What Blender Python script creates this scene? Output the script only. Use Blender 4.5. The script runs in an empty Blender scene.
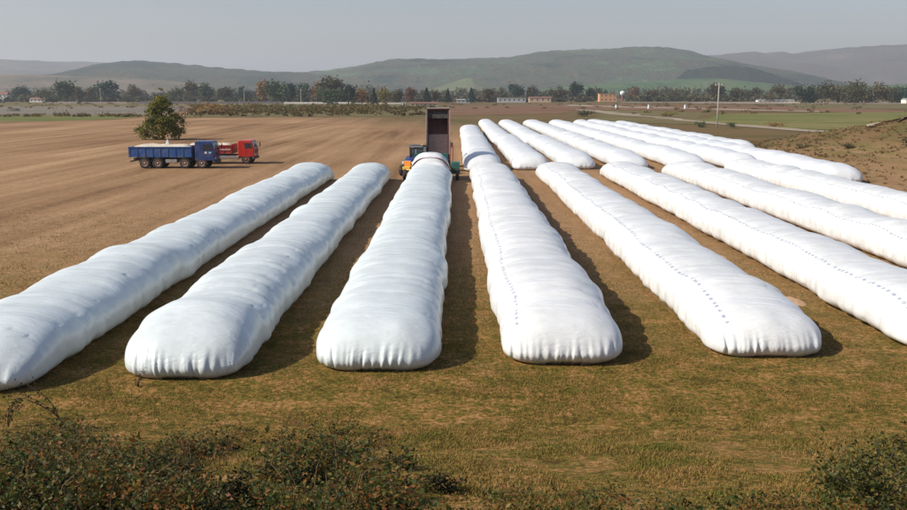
import bpy, math, random
import numpy as np
from mathutils import Matrix, Vector, noise as mnoise

R = math.radians
scene = bpy.context.scene
COL = scene.collection

# ------------------------------------------------------------------ camera
CAM_H = 7.6
FPX = 950.0                      # focal length in photograph pixels (907 wide)
HORIZON = 94.0
PITCH = math.atan((255.0 - HORIZON) / FPX)
YAW = math.atan(2.5 / FPX)
cam_d = bpy.data.cameras.new('camera')
cam_d.sensor_width = 36.0
cam_d.lens = FPX / 907.0 * 36.0
cam_d.clip_start = 0.1
cam_d.clip_end = 60000
cam = bpy.data.objects.new('camera', cam_d)
COL.objects.link(cam)
cam.location = (0, 0, CAM_H)
cam.rotation_euler = (math.pi / 2 - PITCH, 0, YAW)
scene.camera = cam

# ------------------------------------------------------------------ world, sun, exposure
SUN_EL = R(37)
SUN_AZ = R(254)                  # clockwise from +Y: from the left, a little behind the camera
world = bpy.data.worlds.new('World')
scene.world = world
world.use_nodes = True
wn = world.node_tree
bg = wn.nodes['Background']
sky = wn.nodes.new('ShaderNodeTexSky')
sky.sky_type = 'NISHITA'
sky.sun_disc = False
sky.sun_elevation = SUN_EL
sky.sun_rotation = SUN_AZ
sky.altitude = 200
sky.air_density = 1.2
sky.dust_density = 1.5
sky.ozone_density = 2.2
tint = wn.nodes.new('ShaderNodeMix'); tint.data_type = 'RGBA'; tint.blend_type = 'MULTIPLY'
tint.inputs['Factor'].default_value = 1.0
tint.inputs['B'].default_value = (1.07, 1.0, 1.08, 1)
wn.links.new(sky.outputs[0], tint.inputs['A'])
wn.links.new(tint.outputs['Result'], bg.inputs[0])
bg.inputs[1].default_value = 0.09

sd = bpy.data.lights.new('sun', 'SUN')
sd.energy = 5.0
sd.angle = R(0.5)
sd.color = (1.0, 0.94, 0.84)
sun = bpy.data.objects.new('sun', sd)
COL.objects.link(sun)
tosun = Vector((math.sin(SUN_AZ) * math.cos(SUN_EL), math.cos(SUN_AZ) * math.cos(SUN_EL), math.sin(SUN_EL)))
sun.rotation_euler = (-tosun).to_track_quat('-Z', 'Y').to_euler()
sun.location = (-40, -20, 60)

scene.view_settings.view_transform = 'Standard'
scene.view_settings.look = 'None'
scene.view_settings.exposure = 0.25
scene.view_settings.gamma = 1.0
scene.view_settings.use_curve_mapping = False
scene.cycles.use_denoising = True
scene.cycles.max_bounces = 6
scene.cycles.volume_bounces = 0


# ------------------------------------------------------------------ helpers: pixels of the survey -> ground
def ray(u, v):
    d = Vector(((u - 453.5) / FPX, (255.0 - v) / FPX, -1.0))
    return cam.rotation_euler.to_matrix() @ d


def P(u, v, z=0.0):
    d = ray(u, v)
    t = (z - CAM_H) / d.z
    return Vector((d.x * t, d.y * t, z))


def AT(u, y):
    """world x of pixel column u at distance y"""
    return (u - 456.0) / FPX * y


def smooth(t):
    t = np.clip(t, 0.0, 1.0)
    return t * t * (3 - 2 * t)


def vnoise(x, y, seed=0):
    """cheap vectorised value noise"""
    x = np.asarray(x, float); y = np.asarray(y, float)
    xi = np.floor(x).astype(np.int64); yi = np.floor(y).astype(np.int64)
    fx = x - xi; fy = y - yi
    fx = fx * fx * (3 - 2 * fx); fy = fy * fy * (3 - 2 * fy)

    def h(a, b):
        n = (a * 374761393 + b * 668265263 + seed * 1442695041) & 0x7fffffff
        n = ((n ^ (n >> 13)) * 1274126177) & 0x7fffffff
        return ((n ^ (n >> 16)) & 0xffff) / 65535.0
    a = h(xi, yi); b = h(xi + 1, yi); c = h(xi, yi + 1); d = h(xi + 1, yi + 1)
    return (a * (1 - fx) + b * fx) * (1 - fy) + (c * (1 - fx) + d * fx) * fy


def gz(x, y):
    """terrain height"""
    x = np.asarray(x, float); y = np.asarray(y, float)
    # the bank the photographer stands on
    t = np.clip(22.0 - y, 0, 60)
    bank = np.where(t < 3, t * t / 6 * 0.25, 0.25 * (t - 1.5))
    bank = np.minimum(bank, 5.75)
    bank = bank + np.where(y < 22, (vnoise(x * .5, y * .5, 3) - .5) * .25 * np.clip((22 - y) / 4, 0, 1) * (y > 2), 0)
    # the earth mound at the right
    m = smooth((x - 37.0 - (vnoise(x * 0, y * .06, 5) - .5) * 3) / 15.0) * smooth((y - 52) / 18) * (1 - smooth((y - 122) / 35))
    mound = m * np.clip(x - 50, 0, 25) * .13 + 3.1 * m * (0.8 + .4 * vnoise(x * .15, y * .15, 8)) + m * (vnoise(x * .45, y * .45, 9) - .5) * .55 + m * (vnoise(x * .9, y * .9, 10) - .5) * .35
    mound = mound + m * .9 * np.exp(-((y - 119) / 6.5) ** 2) * smooth((x - 46) / 6)
    und = (vnoise(x * .25, y * .25, 11) - .5) * .05 * smooth((y - 23) / 2) * (y < 400)
    return bank + mound + und


def link(o, parent=None):
    COL.objects.link(o)
    if parent is not None:
        o.parent = parent
    return o


def tag(o, label=None, cat=None, group=None, kind=None):
    if label: o['label'] = label
    if cat: o['category'] = cat
    if group: o['group'] = group
    if kind: o['kind'] = kind
    return o


def empty(name, loc, rz=0.0, label=None, cat=None, group=None):
    o = bpy.data.objects.new(name, None)
    o.empty_display_size = .3
    o.location = loc
    o.rotation_euler = (0, 0, rz)
    link(o)
    return tag(o, label, cat, group)


# ------------------------------------------------------------------ materials
MATS = {}


def nodes_of(m):
    m.use_nodes = True
    nt = m.node_tree
    return nt, nt.nodes['Principled BSDF']


def paint(name, col, rough=.5, var=.18, scale=6.0, metal=0.0, bump=0.0, spec=.5, dirt=None, dirt_amt=.45):
    """plain stuff with uneven colour and some wear"""
    if name in MATS: return MATS[name]
    m = bpy.data.materials.new(name)
    nt, b = nodes_of(m)
    tc = nt.nodes.new('ShaderNodeTexCoord')
    n = nt.nodes.new('ShaderNodeTexNoise')
    n.inputs['Scale'].default_value = scale
    n.inputs['Detail'].default_value = 6
    n.inputs['Roughness'].default_value = .65
    nt.links.new(tc.outputs['Object'], n.inputs['Vector'])
    r = nt.nodes.new('ShaderNodeValToRGB')
    r.color_ramp.elements[0].position = .3
    r.color_ramp.elements[1].position = .72
    r.color_ramp.elements[0].color = (*[c * (1 - var) for c in col], 1)
    r.color_ramp.elements[1].color = (*[min(1, c * (1 + var)) for c in col], 1)
    nt.links.new(n.outputs['Fac'], r.inputs['Fac'])
    out = r.outputs['Color']
    if dirt:
        n2 = nt.nodes.new('ShaderNodeTexNoise')
        n2.inputs['Scale'].default_value = scale * .45
        n2.inputs['Detail'].default_value = 8
        n2.inputs['Roughness'].default_value = .7
        nt.links.new(tc.outputs['Object'], n2.inputs['Vector'])
        mr = nt.nodes.new('ShaderNodeMapRange')
        mr.inputs['From Min'].default_value = .45
        mr.inputs['From Max'].default_value = .75
        mr.inputs['To Max'].default_value = dirt_amt
        nt.links.new(n2.outputs['Fac'], mr.inputs['Value'])
        mx = nt.nodes.new('ShaderNodeMix'); mx.data_type = 'RGBA'
        nt.links.new(mr.outputs['Result'], mx.inputs['Factor'])
        nt.links.new(out, mx.inputs['A'])
        mx.inputs['B'].default_value = (*dirt, 1)
        out = mx.outputs['Result']
    nt.links.new(out, b.inputs['Base Color'])
    b.inputs['Roughness'].default_value = rough
    b.inputs['Metallic'].default_value = metal
    b.inputs['Specular IOR Level'].default_value = spec
    if bump > 0:
        bp = nt.nodes.new('ShaderNodeBump')
        bp.inputs['Strength'].default_value = bump
        bp.inputs['Distance'].default_value = .03
        nt.links.new(n.outputs['Fac'], bp.inputs['Height'])
        nt.links.new(bp.outputs['Normal'], b.inputs['Normal'])
    MATS[name] = m
    return m


def leafmat(name, cols, rough=.6, transl=.25, scale=0.0, gain=1.0):
    """leaf colours drawn at random for each leaf"""
    if name in MATS: return MATS[name]
    m = bpy.data.materials.new(name)
    nt, b = nodes_of(m)
    g = nt.nodes.new('ShaderNodeNewGeometry')
    r = nt.nodes.new('ShaderNodeValToRGB')
    r.color_ramp.interpolation = 'LINEAR'
    el = r.color_ramp.elements
    while len(el) < len(cols): el.new(.5)
    for i, c in enumerate(cols):
        el[i].position = i / max(1, len(cols) - 1)
        el[i].color = (*[q * gain for q in c], 1)
    fac = g.outputs['Random Per Island']
    if scale > 0:
        tc = nt.nodes.new('ShaderNodeTexCoord')
        n = nt.nodes.new('ShaderNodeTexNoise')
        n.inputs['Scale'].default_value = scale
        n.inputs['Detail'].default_value = 3
        nt.links.new(tc.outputs['Object'], n.inputs['Vector'])
        a = nt.nodes.new('ShaderNodeMath'); a.operation = 'MULTIPLY_ADD'
        nt.links.new(n.outputs['Fac'], a.inputs[0])
        a.inputs[1].default_value = 2.4
        a.inputs[2].default_value = -.7
        mx = nt.nodes.new('ShaderNodeMix')
        mx.inputs['Factor'].default_value = .45
        nt.links.new(a.outputs[0], mx.inputs['A'])
        nt.links.new(fac, mx.inputs['B'])
        fac = mx.outputs['Result']
    nt.links.new(fac, r.inputs['Fac'])
    nt.links.new(r.outputs['Color'], b.inputs['Base Color'])
    b.inputs['Roughness'].default_value = rough
    b.inputs['Specular IOR Level'].default_value = .2
    tr = nt.nodes.new('ShaderNodeBsdfTranslucent')
    nt.links.new(r.outputs['Color'], tr.inputs['Color'])
    ms = nt.nodes.new('ShaderNodeMixShader')
    ms.inputs[0].default_value = transl
    nt.links.new(b.outputs[0], ms.inputs[1])
    nt.links.new(tr.outputs[0], ms.inputs[2])
    nt.links.new(ms.outputs[0], nt.nodes['Material Output'].inputs['Surface'])
    MATS[name] = m
    return m


def ground_mat(name, cols, stripe=True, stripe_scale=(.42, .012), fine=1.6, bump=.4, cols2=None, big=.03, zone=None, cols3=None):
    """bare soil, stubble and grass: stripes along the rows, blotches, fine grain.
    zone = (y0, y1): cols2 gives way to cols between those distances"""
    m = bpy.data.materials.new(name)
    nt, b = nodes_of(m)
    N = nt.nodes.new; L = nt.links.new
    tc = N('ShaderNodeTexCoord')

    def nz(scale, detail=5, rough=.6, mp=None):
        n = N('ShaderNodeTexNoise')
        n.inputs['Scale'].default_value = scale
        n.inputs['Detail'].default_value = detail
        n.inputs['Roughness'].default_value = rough
        if mp:
            q = N('ShaderNodeMapping')
            q.inputs['Scale'].default_value = (*mp, 1)
            L(tc.outputs['Object'], q.inputs['Vector'])
            L(q.outputs[0], n.inputs['Vector'])
        else:
            L(tc.outputs['Object'], n.inputs['Vector'])
        return n.outputs['Fac']

    def math_(op, a, bb, c=None):
        q = N('ShaderNodeMath'); q.operation = op
        for i, v in enumerate((a, bb, c)):
            if v is None: continue
            if isinstance(v, (int, float)): q.inputs[i].default_value = v
            else: L(v, q.inputs[i])
        return q.outputs[0]

    def ramp(fac, cs):
        r = N('ShaderNodeValToRGB')
        el = r.color_ramp.elements
        while len(el) < len(cs): el.new(.5)
        for i, c in enumerate(cs):
            el[i].position = .28 + .44 * i / max(1, len(cs) - 1)
            el[i].color = (*c, 1)
        L(fac, r.inputs['Fac'])
        return r.outputs['Color']

    f1 = nz(fine, 8, .72)
    f2 = nz(big, 5, .6)
    grain = nz(9.0, 4, .7)
    s = nz(1.0, 4, .6, stripe_scale) if stripe else f2
    s2 = nz(1.0, 3, .5, (stripe_scale[0] * .22, stripe_scale[1] * .7)) if stripe else f2
    mixf = math_('ADD', math_('MULTIPLY', s, .3), math_('MULTIPLY', f1, .28))
    mixf = math_('ADD', mixf, math_('MULTIPLY', s2, .2))
    mixf = math_('ADD', mixf, math_('MULTIPLY', f2, .22))
    # spread the sum, which clusters round a half
    mixf = math_('MULTIPLY_ADD', mixf, 2.0, -.5)
    c = ramp(mixf, cols)
    if cols2:
        g1 = nz(1.0, 6, .68)
        g2 = nz(4.5, 6, .75)
        gm = math_('MULTIPLY_ADD', math_('ADD', math_('MULTIPLY', g1, .45), math_('MULTIPLY', g2, .55)), 2.8, -.9)
        cg = ramp(gm, cols2)
        sx = N('ShaderNodeSeparateXYZ')
        L(tc.outputs['Object'], sx.inputs[0])
        mr = N('ShaderNodeMapRange')
        mr.inputs['From Min'].default_value = zone[1]
        mr.inputs['From Max'].default_value = zone[0]
        L(math_('ADD', sx.outputs['Y'], math_('MULTIPLY_ADD', nz(.15, 5, .7), 26.0, -13.0)), mr.inputs['Value'])
        mx = N('ShaderNodeMix'); mx.data_type = 'RGBA'
        L(mr.outputs['Result'], mx.inputs['Factor'])
        L(c, mx.inputs['A']); L(cg, mx.inputs['B'])
        c = mx.outputs['Result']
    if cols3:
        # farther land: irregular strips of rough grass and soil
        h1 = nz(1.0, 7, .62, (.006, .03))
        h2 = nz(.05, 5, .7)
        ch = ramp(math_('MULTIPLY_ADD', math_('ADD', math_('MULTIPLY', h1, .65), math_('MULTIPLY', h2, .35)), 1.9, -.45), cols3)
        mr3 = N('ShaderNodeMapRange')
        mr3.inputs['From Min'].default_value = 165; mr3.inputs['From Max'].default_value = 270
        # the rough land comes nearer on the right
        L(math_('ADD', math_('ADD', sx.outputs['Y'], math_('MULTIPLY', sx.outputs['X'], 2.9)), math_('MULTIPLY_ADD', nz(.03, 6, .7), 120.0, -60.0)), mr3.inputs['Value'])
        mx3 = N('ShaderNodeMix'); mx3.data_type = 'RGBA'
        L(mr3.outputs['Result'], mx3.inputs['Factor']); L(c, mx3.inputs['A']); L(ch, mx3.inputs['B'])
        c = mx3.outputs['Result']
    # grain
    gr = N('ShaderNodeMix'); gr.data_type = 'RGBA'; gr.blend_type = 'MULTIPLY'
    gr.inputs['Factor'].default_value = .75
    L(c, gr.inputs['A'])
    L(ramp(math_('MULTIPLY_ADD', grain, 1.6, -.3), [(.5, .48, .45), (1.25, 1.25, 1.25)]), gr.inputs['B'])
    L(gr.outputs['Result'], b.inputs['Base Color'])
    b.inputs['Roughness'].default_value = .95
    b.inputs['Specular IOR Level'].default_value = .1
    bp = N('ShaderNodeBump')
    bp.inputs['Strength'].default_value = bump
    bp.inputs['Distance'].default_value = .12
    L(math_('ADD', f1, math_('MULTIPLY', grain, .5)), bp.inputs['Height'])
    L(bp.outputs['Normal'], b.inputs['Normal'])
    MATS[name] = m
    return m


# ------------------------------------------------------------------ mesh builder
class MB:
    def __init__(self, M=None):
        self.v = []; self.f = []; self.M = M

    def add(self, vs, fs):
        k = len(self.v)
        if self.M is not None:
            vs = [tuple(self.M @ Vector(p)) for p in vs]
        self.v += [tuple(p) for p in vs]
        self.f += [tuple(i + k for i in f) for f in fs]
        return self

    def box(self, x0, x1, y0, y1, z0, z1):
        return self.add([(x0, y0, z0), (x1, y0, z0), (x1, y1, z0), (x0, y1, z0), (x0, y0, z1), (x1, y0, z1), (x1, y1, z1), (x0, y1, z1)],
                        [(0, 3, 2, 1), (4, 5, 6, 7), (0, 1, 5, 4), (1, 2, 6, 5), (2, 3, 7, 6), (3, 0, 4, 7)])

    def prism(self, prof, y0, y1):
        """profile in xz, counter-clockwise seen from -y, extruded along y"""
        n = len(prof)
        vs = [(x, y0, z) for x, z in prof] + [(x, y1, z) for x, z in prof]
        fs = [tuple(range(n)), tuple(range(2 * n - 1, n - 1, -1))]
        fs += [(i, i + n, (i + 1) % n + n, (i + 1) % n) for i in range(n)]
        return self.add(vs, fs)

    def lathe_y(self, prof, cx, cy, cz, n=20):
        """profile of (y, r) turned about the y axis"""
        vs = []; fs = []; m = len(prof)
        for i in range(n):
            a = 2 * math.pi * i / n
            for yy, r in prof:
                vs.append((cx + r * math.cos(a), cy + yy, cz + r * math.sin(a)))
        for i in range(n):
            for j in range(m - 1):
                a = i * m + j; b = ((i + 1) % n) * m + j
                fs.append((a, b, b + 1, a + 1))
        return self.add(vs, fs)

    def tube(self, path, r, n=6):
        vs = []; fs = []
        pts = [Vector(p) for p in path]
        rr = r if isinstance(r, (list, tuple)) else [r] * len(pts)
        for i, p in enumerate(pts):
            d = (pts[min(i + 1, len(pts) - 1)] - pts[max(i - 1, 0)]).normalized()
            a = d.cross(Vector((0, 0, 1)) if abs(d.z) < .9 else Vector((1, 0, 0))).normalized()
            b = d.cross(a)
            for k in range(n):
                t = 2 * math.pi * k / n
                vs.append(p + (a * math.cos(t) + b * math.sin(t)) * rr[i])
        for i in range(len(pts) - 1):
            for k in range(n):
                q = i * n + k; w = i * n + (k + 1) % n
                fs.append((q, q + n, w + n, w))
        fs.append(tuple(range(n))); fs.append(tuple(reversed(range((len(pts) - 1) * n, len(pts) * n))))
        return self.add(vs, fs)

    def build(self, name, mat, parent=None, bevel=0.0, smooth_=False, loc=None):
        me = bpy.data.meshes.new(name)
        me.from_pydata(self.v, [], self.f)
        me.materials.append(mat)
        if smooth_:
            me.polygons.foreach_set('use_smooth', [True] * len(me.polygons))
        me.update()
        o = bpy.data.objects.new(name, me)
        link(o, parent)
        if loc is not None: o.location = loc
        if bevel > 0:
            b = o.modifiers.new('bevel', 'BEVEL')
            b.width = bevel; b.segments = 2; b.limit_method = 'ANGLE'
        return o


def np_mesh(name, V, F, mat, smooth_=False):
    """V (n,3), F (m,k) arrays"""
    me = bpy.data.meshes.new(name)
    V = np.ascontiguousarray(V, np.float32); F = np.ascontiguousarray(F, np.int32)
    m, k = F.shape
    me.vertices.add(len(V)); me.vertices.foreach_set('co', V.ravel())
    me.loops.add(m * k); me.loops.foreach_set('vertex_index', F.ravel())
    me.polygons.add(m)
    me.polygons.foreach_set('loop_start', np.arange(0, m * k, k, dtype=np.int32))
    if smooth_: me.polygons.foreach_set('use_smooth', np.ones(m, bool))
    me.update(calc_edges=True)
    if mat is not None: me.materials.append(mat)
    return me


def mesh_obj(name, me, parent=None, loc=None):
    o = bpy.data.objects.new(name, me)
    link(o, parent)
    if loc is not None: o.location = loc
    return o


def leaf_arrays(C, size, rng, up=.35, aspect=.55, jitter=.4):
    """one diamond leaf at each centre C (n,3)"""
    n = len(C)
    d = rng.normal(size=(n, 3)); d[:, 2] = d[:, 2] * .7
    d /= np.linalg.norm(d, axis=1)[:, None] + 1e-9
    nr = rng.normal(size=(n, 3)); nr[:, 2] = np.abs(nr[:, 2]) + up
    s = np.cross(d, nr); s /= np.linalg.norm(s, axis=1)[:, None] + 1e-9
    sz = (np.asarray(size) * (1 + jitter * rng.uniform(-1, 1, n)))[:, None]
    a = C - d * sz; b = C + s * sz * aspect; c = C + d * sz; e = C - s * sz * aspect
    V = np.stack([a, b, c, e], 1).reshape(-1, 3)
    F = np.arange(n * 4).reshape(n, 4)
    return V, F


# ------------------------------------------------------------------ the setting: ground
field_mat = ground_mat('stubble_field',
                       [(.13, .070, .032), (.255, .148, .072), (.34, .205, .105), (.46, .30, .165)],
                       cols2=[(.09, .048, .011), (.115, .105, .016), (.225, .118, .030), (.32, .18, .065)], zone=(26, 52),
                       cols3=[(.075, .055, .022), (.12, .098, .034), (.175, .105, .05), (.11, .10, .032), (.23, .145, .078)])
ys = np.concatenate([np.arange(-30, 5, 2.5), np.arange(5, 30, .7), np.arange(30, 165, 1.5), 165 * np.geomspace(1, 75, 70)[1:]])
xh = np.concatenate([np.arange(0, 80, 1.6), 80 * np.geomspace(1, 115, 60)])
xs = np.concatenate([-xh[:0:-1], xh])
XX, YY = np.meshgrid(xs, ys)
V = np.stack([XX, YY, gz(XX, YY)], -1).reshape(-1, 3)
ny, nx = XX.shape
ii = (np.arange(ny - 1)[:, None] * nx + np.arange(nx - 1)[None, :]).reshape(-1)
F = np.stack([ii, ii + 1, ii + nx + 1, ii + nx], 1)
ground = mesh_obj('ground', np_mesh('ground', V, F, field_mat, True))
tag(ground, 'brown stubble field with dry olive grass in front', 'ground', kind='structure')


def patch(name, pix, mat, z, label, cat):
    """a field or track laid as a thin sheet; outline surveyed as pixels of flat ground, edges made ragged"""
    pts = [P(u, v) for u, v in pix]
    rng = random.Random(name)
    out = []
    for a, b in zip(pts, pts[1:] + pts[:1]):
        k = max(2, min(14, int((b - a).length / 12)))
        for i in range(k):
            q = a.lerp(b, i / k)
            w = min(1.0, (b - a).length / 60) * .004 * q.y * (0 if i == 0 else 1)
            out.append((q.x + rng.uniform(-w, w) * 2, q.y + rng.uniform(-w, w), z))
    me = bpy.data.meshes.new(name)
    me.from_pydata(out, [], [tuple(range(len(out)))])
    me.materials.append(mat)
    o = mesh_obj(name, me)
    if me.polygons[0].normal.z < 0: me.flip_normals()
    tag(o, label, cat, kind='structure')
    return o


grass_m = ground_mat('green_field', [(.075, .095, .02), (.12, .14, .034), (.20, .175, .06), (.27, .18, .085)], stripe_scale=(.02, .05), fine=.4, bump=.2)
grey_m = ground_mat('fallow_field', [(.13, .11, .08), (.19, .165, .125), (.24, .205, .165)], stripe_scale=(.01, .08), fine=.2, bump=.2)
olive_m = ground_mat('rough_pasture', [(.085, .075, .03), (.15, .125, .05), (.22, .16, .08)], stripe_scale=(.01, .06), fine=.2, bump=.2)
brown_m = ground_mat('ploughed_field', [(.12, .065, .035), (.19, .105, .058), (.26, .16, .09)], stripe_scale=(.01, .06), fine=.2, bump=.2)
track_m = ground_mat('dirt_track', [(.24, .19, .14), (.32, .26, .19), (.42, .34, .26)], stripe=False, fine=.6, bump=.2)

patch('meadow', [(-500, 124), (0, 122), (60, 121), (118, 119), (152, 115.6), (-500, 115.6)], grass_m, .05, 'green meadow strip at the far left edge of the stubble', 'meadow')
patch('fallow_field', [(-500, 115.2), (150, 115.2), (185, 111), (200, 106.5), (-500, 106.5)], grey_m, .055, 'pale grey fallow field beyond the green strip at left', 'field')
patch('pasture', [(-500, 106.2), (200, 106.2), (300, 103), (300, 99.5), (-500, 99.5)], olive_m, .06, 'olive pasture in front of the far trees at left', 'pasture')
patch('hedge_ground', [(185, 117.5), (432, 116.8), (440, 103.4), (205, 104.2)], olive_m, .065, 'rough ground under the scrub beyond the stubble', 'ground')
patch('ploughed_field', [(440, 115.6), (560, 113.5), (585, 109), (560, 105), (440, 106)], brown_m, .06, 'reddish bare field beyond the far ends of the bags', 'field')
patch('pasture', [(600, 121.5), (700, 125), (705, 113), (640, 110.6), (590, 110)], olive_m, .07, 'olive rough grass beside the grey track', 'pasture')
patch('ploughed_field', [(585, 109.6), (905, 113.2), (905, 111), (830, 107), (590, 104.5)], brown_m, .075, 'brown strip of land behind the leaning utility pole', 'field')
patch('meadow', [(703, 124), (712, 114.5), (840, 112.6), (1400, 110.5), (1400, 134), (900, 133), (800, 129)], grass_m, .08, 'green meadow beyond the earth mound at right', 'meadow')
patch('pasture', [(800, 108.6), (1400, 110.2), (1400, 104.8), (780, 104)], olive_m, .085, 'olive field under the tree clump at right', 'pasture')
patch('dirt_road', [(690, 103.4), (1400, 105.2), (1400, 103.2), (690, 101.6)], track_m, .09, 'pale dirt road in front of the tree clump at right', 'road')
patch('dirt_track', [(575, 110.2), (640, 116.6), (720, 124.8), (800, 131.5), (905, 139), (905, 136), (800, 129.3), (715, 122.4), (640, 114.9), (582, 109.4)], track_m, .1, 'grey dirt track running behind the farthest white bags', 'track')
patch('dirt_track', [(560, 105.8), (700, 109.4), (830, 112.3), (830, 111.5), (700, 108.2), (562, 104.8)], track_m, .11, 'pale track crossing the brown land behind the pole', 'track')


def strip(name, pts, w, mat, dz, label, cat):
    vs = []; fs = []
    for i, p in enumerate(pts):
        a = Vector(pts[max(0, i - 1)]); b = Vector(pts[min(len(pts) - 1, i + 1)])
        d = (b - a).normalized(); s = Vector((-d.y, d.x))
        for k in range(5):
            q = Vector(p) + s * w * (k / 4 - .5)
            vs.append((q.x, q.y, float(gz(q.x, q.y)) + dz))
    for i in range(len(pts) - 1):
        for k in range(4):
            a = i * 5 + k
            fs.append((a, a + 5, a + 6, a + 1))
    me = bpy.data.meshes.new(name); me.from_pydata(vs, [], fs); me.materials.append(mat)
    o = mesh_obj(name, me)
    return tag(o, label, cat, kind='structure')


strip('mound_track', [(51.0 + i * .6, 119 - i * .12 + .004 * i * i) for i in range(45)], 1.6, track_m, .25,
      'pale curved track over the top of the earth mound at right', 'track')

# ------------------------------------------------------------------ hills


def hill_mat(name, cols, scale, wood=.5):
    m = bpy.data.materials.new(name)
    nt, b = nodes_of(m); N = nt.nodes.new; L = nt.links.new
    tc = N('ShaderNodeTexCoord')
    n1 = N('ShaderNodeTexNoise'); n1.inputs['Scale'].default_value = scale; n1.inputs['Detail'].default_value = 6; n1.inputs['Roughness'].default_value = .62
    n2 = N('ShaderNodeTexNoise'); n2.inputs['Scale'].default_value = scale * 14; n2.inputs['Detail'].default_value = 5; n2.inputs['Roughness'].default_value = .7
    L(tc.outputs['Object'], n1.inputs['Vector']); L(tc.outputs['Object'], n2.inputs['Vector'])
    a = N('ShaderNodeMath'); a.operation = 'MULTIPLY_ADD'
    L(n1.outputs['Fac'], a.inputs[0]); a.inputs[1].default_value = .68
    q = N('ShaderNodeMath'); q.operation = 'MULTIPLY'; q.inputs[1].default_value = .32
    L(n2.outputs['Fac'], q.inputs[0]); L(q.outputs[0], a.inputs[2])
    r = N('ShaderNodeValToRGB'); el = r.color_ramp.elements
    while len(el) < len(cols): el.new(.5)
    for i, c in enumerate(cols):
        el[i].position = .41 + .18 * i / (len(cols) - 1); el[i].color = (*c, 1)
    L(a.outputs[0], r.inputs['Fac'])
    L(r.outputs['Color'], b.inputs['Base Color'])
    b.inputs['Roughness'].default_value = 1; b.inputs['Specular IOR Level'].default_value = 0
    bp = N('ShaderNodeBump'); bp.inputs['Strength'].default_value = wood; bp.inputs['Distance'].default_value = 25
    L(n2.outputs['Fac'], bp.inputs['Height']); L(bp.outputs['Normal'], b.inputs['Normal'])
    return m


def hill(name, D, depth, prof, mat, label, rough=5.0, seed=1, nu=420, nv=34):
    us = np.array([p[0] for p in prof], float); vs = np.array([p[1] for p in prof], float)
    u = np.linspace(us[0], us[-1], nu)
    top = np.interp(u, us, vs)
    k = 7; ker = np.ones(k) / k
    top = np.convolve(np.pad(top, k // 2, mode='edge'), ker, 'valid')
    x = AT(u, D)
    H = np.maximum(CAM_H + (HORIZON - top) * D / FPX, 0) + 1
    t = np.linspace(0, 1.35, nv)
    Vv = []
    for tt in t:
        if tt <= 1: p = math.sin(tt * math.pi / 2) ** 1.25
        else: p = 1 - ((tt - 1) / .35) ** 1.5
        y = D - depth * (1 - tt)
        n = ((vnoise(x / 300 + 9, y / 420, seed) - .5) * .34 + (vnoise(x / 120 + 9, y / 200, seed + 4) - .5) * .12) * max(0.0, math.sin(math.pi * min(1.0, tt)))
        r = (vnoise(x / 22, y / 30, seed + 1) - .5) * rough * min(1, p * 4)
        z = H * np.clip(p + n * p, 0, None) + r - .5 - 2.5 * (1 - min(1, tt * 8))
        Vv.append(np.stack([x, np.full_like(x, y), z], 1))
    Vv = np.concatenate(Vv)
    ii = (np.arange(nv - 1)[:, None] * nu + np.arange(nu - 1)[None, :]).reshape(-1)
    F = np.stack([ii, ii + 1, ii + nu + 1, ii + nu], 1)
    o = mesh_obj(name, np_mesh(name, Vv, F, mat, True))
    return tag(o, label, 'hill', kind='structure')


hm_far = hill_mat('far_hill_woods', [(.065, .048, .03), (.12, .08, .05), (.085, .08, .05), (.17, .12, .08)], .003, .8)
hm_main = hill_mat('hill_woods', [(.012, .034, .018), (.035, .065, .032), (.11, .085, .045), (.05, .095, .045), (.12, .16, .075)], .0032, 1)
hm_left = hill_mat('left_hill_woods', [(.018, .036, .022), (.035, .055, .028), (.10, .078, .042), (.05, .075, .04)], .0035, 1)
hm_tan = hill_mat('dry_slopes', [(.05, .06, .03), (.13, .10, .06), (.19, .14, .09)], .004, .3)
hm_green = hill_mat('green_slopes', [(.045, .085, .035), (.07, .12, .05), (.10, .13, .055)], .005, .3)
hm_wood = hill_mat('dark_wood', [(.012, .026, .022), (.024, .04, .026), (.04, .045, .025)], .006, .8)
hm_pale = hill_mat('pale_field', [(.085, .105, .05), (.11, .13, .06), (.13, .14, .07)], .008, .1)
hill('hill_range', 7200, 2300, [(-1500, 70), (-700, 60), (-100, 62), (0, 62.5), (60, 63), (105, 63.5), (140, 66), (200, 74), (300, 80), (560, 80), (640, 66), (690, 57), (720, 56.5), (750, 55), (766, 57.3), (775, 56.6), (800, 53), (840, 50.5), (870, 49.5), (890, 47), (907, 44.5), (960, 42), (1100, 46), (1500, 56), (2300, 75)], hm_far, 'hazy brown range along the right and left horizon', 12, 21)
hill('wooded_hill', 4700, 1500, [(170, 96), (230, 84), (280, 76), (310, 73.5), (340, 71.5), (365, 68), (395, 62.5), (425, 61.5), (460, 60.5), (490, 59), (505, 58.6), (525, 55), (550, 52), (600, 51), (650, 50), (672, 53), (690, 57), (715, 63), (745, 71), (780, 82), (830, 94), (870, 97)], hm_main, 'long green wooded hill in the centre of the horizon', 8, 22)
hill('wooded_hill', 4100, 1200, [(40, 97), (75, 84), (98, 70), (115, 65), (130, 63), (150, 62.5), (185, 65), (220, 68.5), (260, 71.5), (300, 74), (340, 78), (400, 85), (450, 92), (480, 97)], hm_left, 'dark green wooded hill left of the centre', 7, 23)
hill('dry_foothill', 3300, 800, [(-1500, 84), (-400, 78), (0, 77), (50, 76), (90, 78), (130, 77), (170, 81), (220, 87), (280, 95), (300, 97)], hm_tan, 'low tan foothill at the left under the dark hill', 4, 24)
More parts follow.
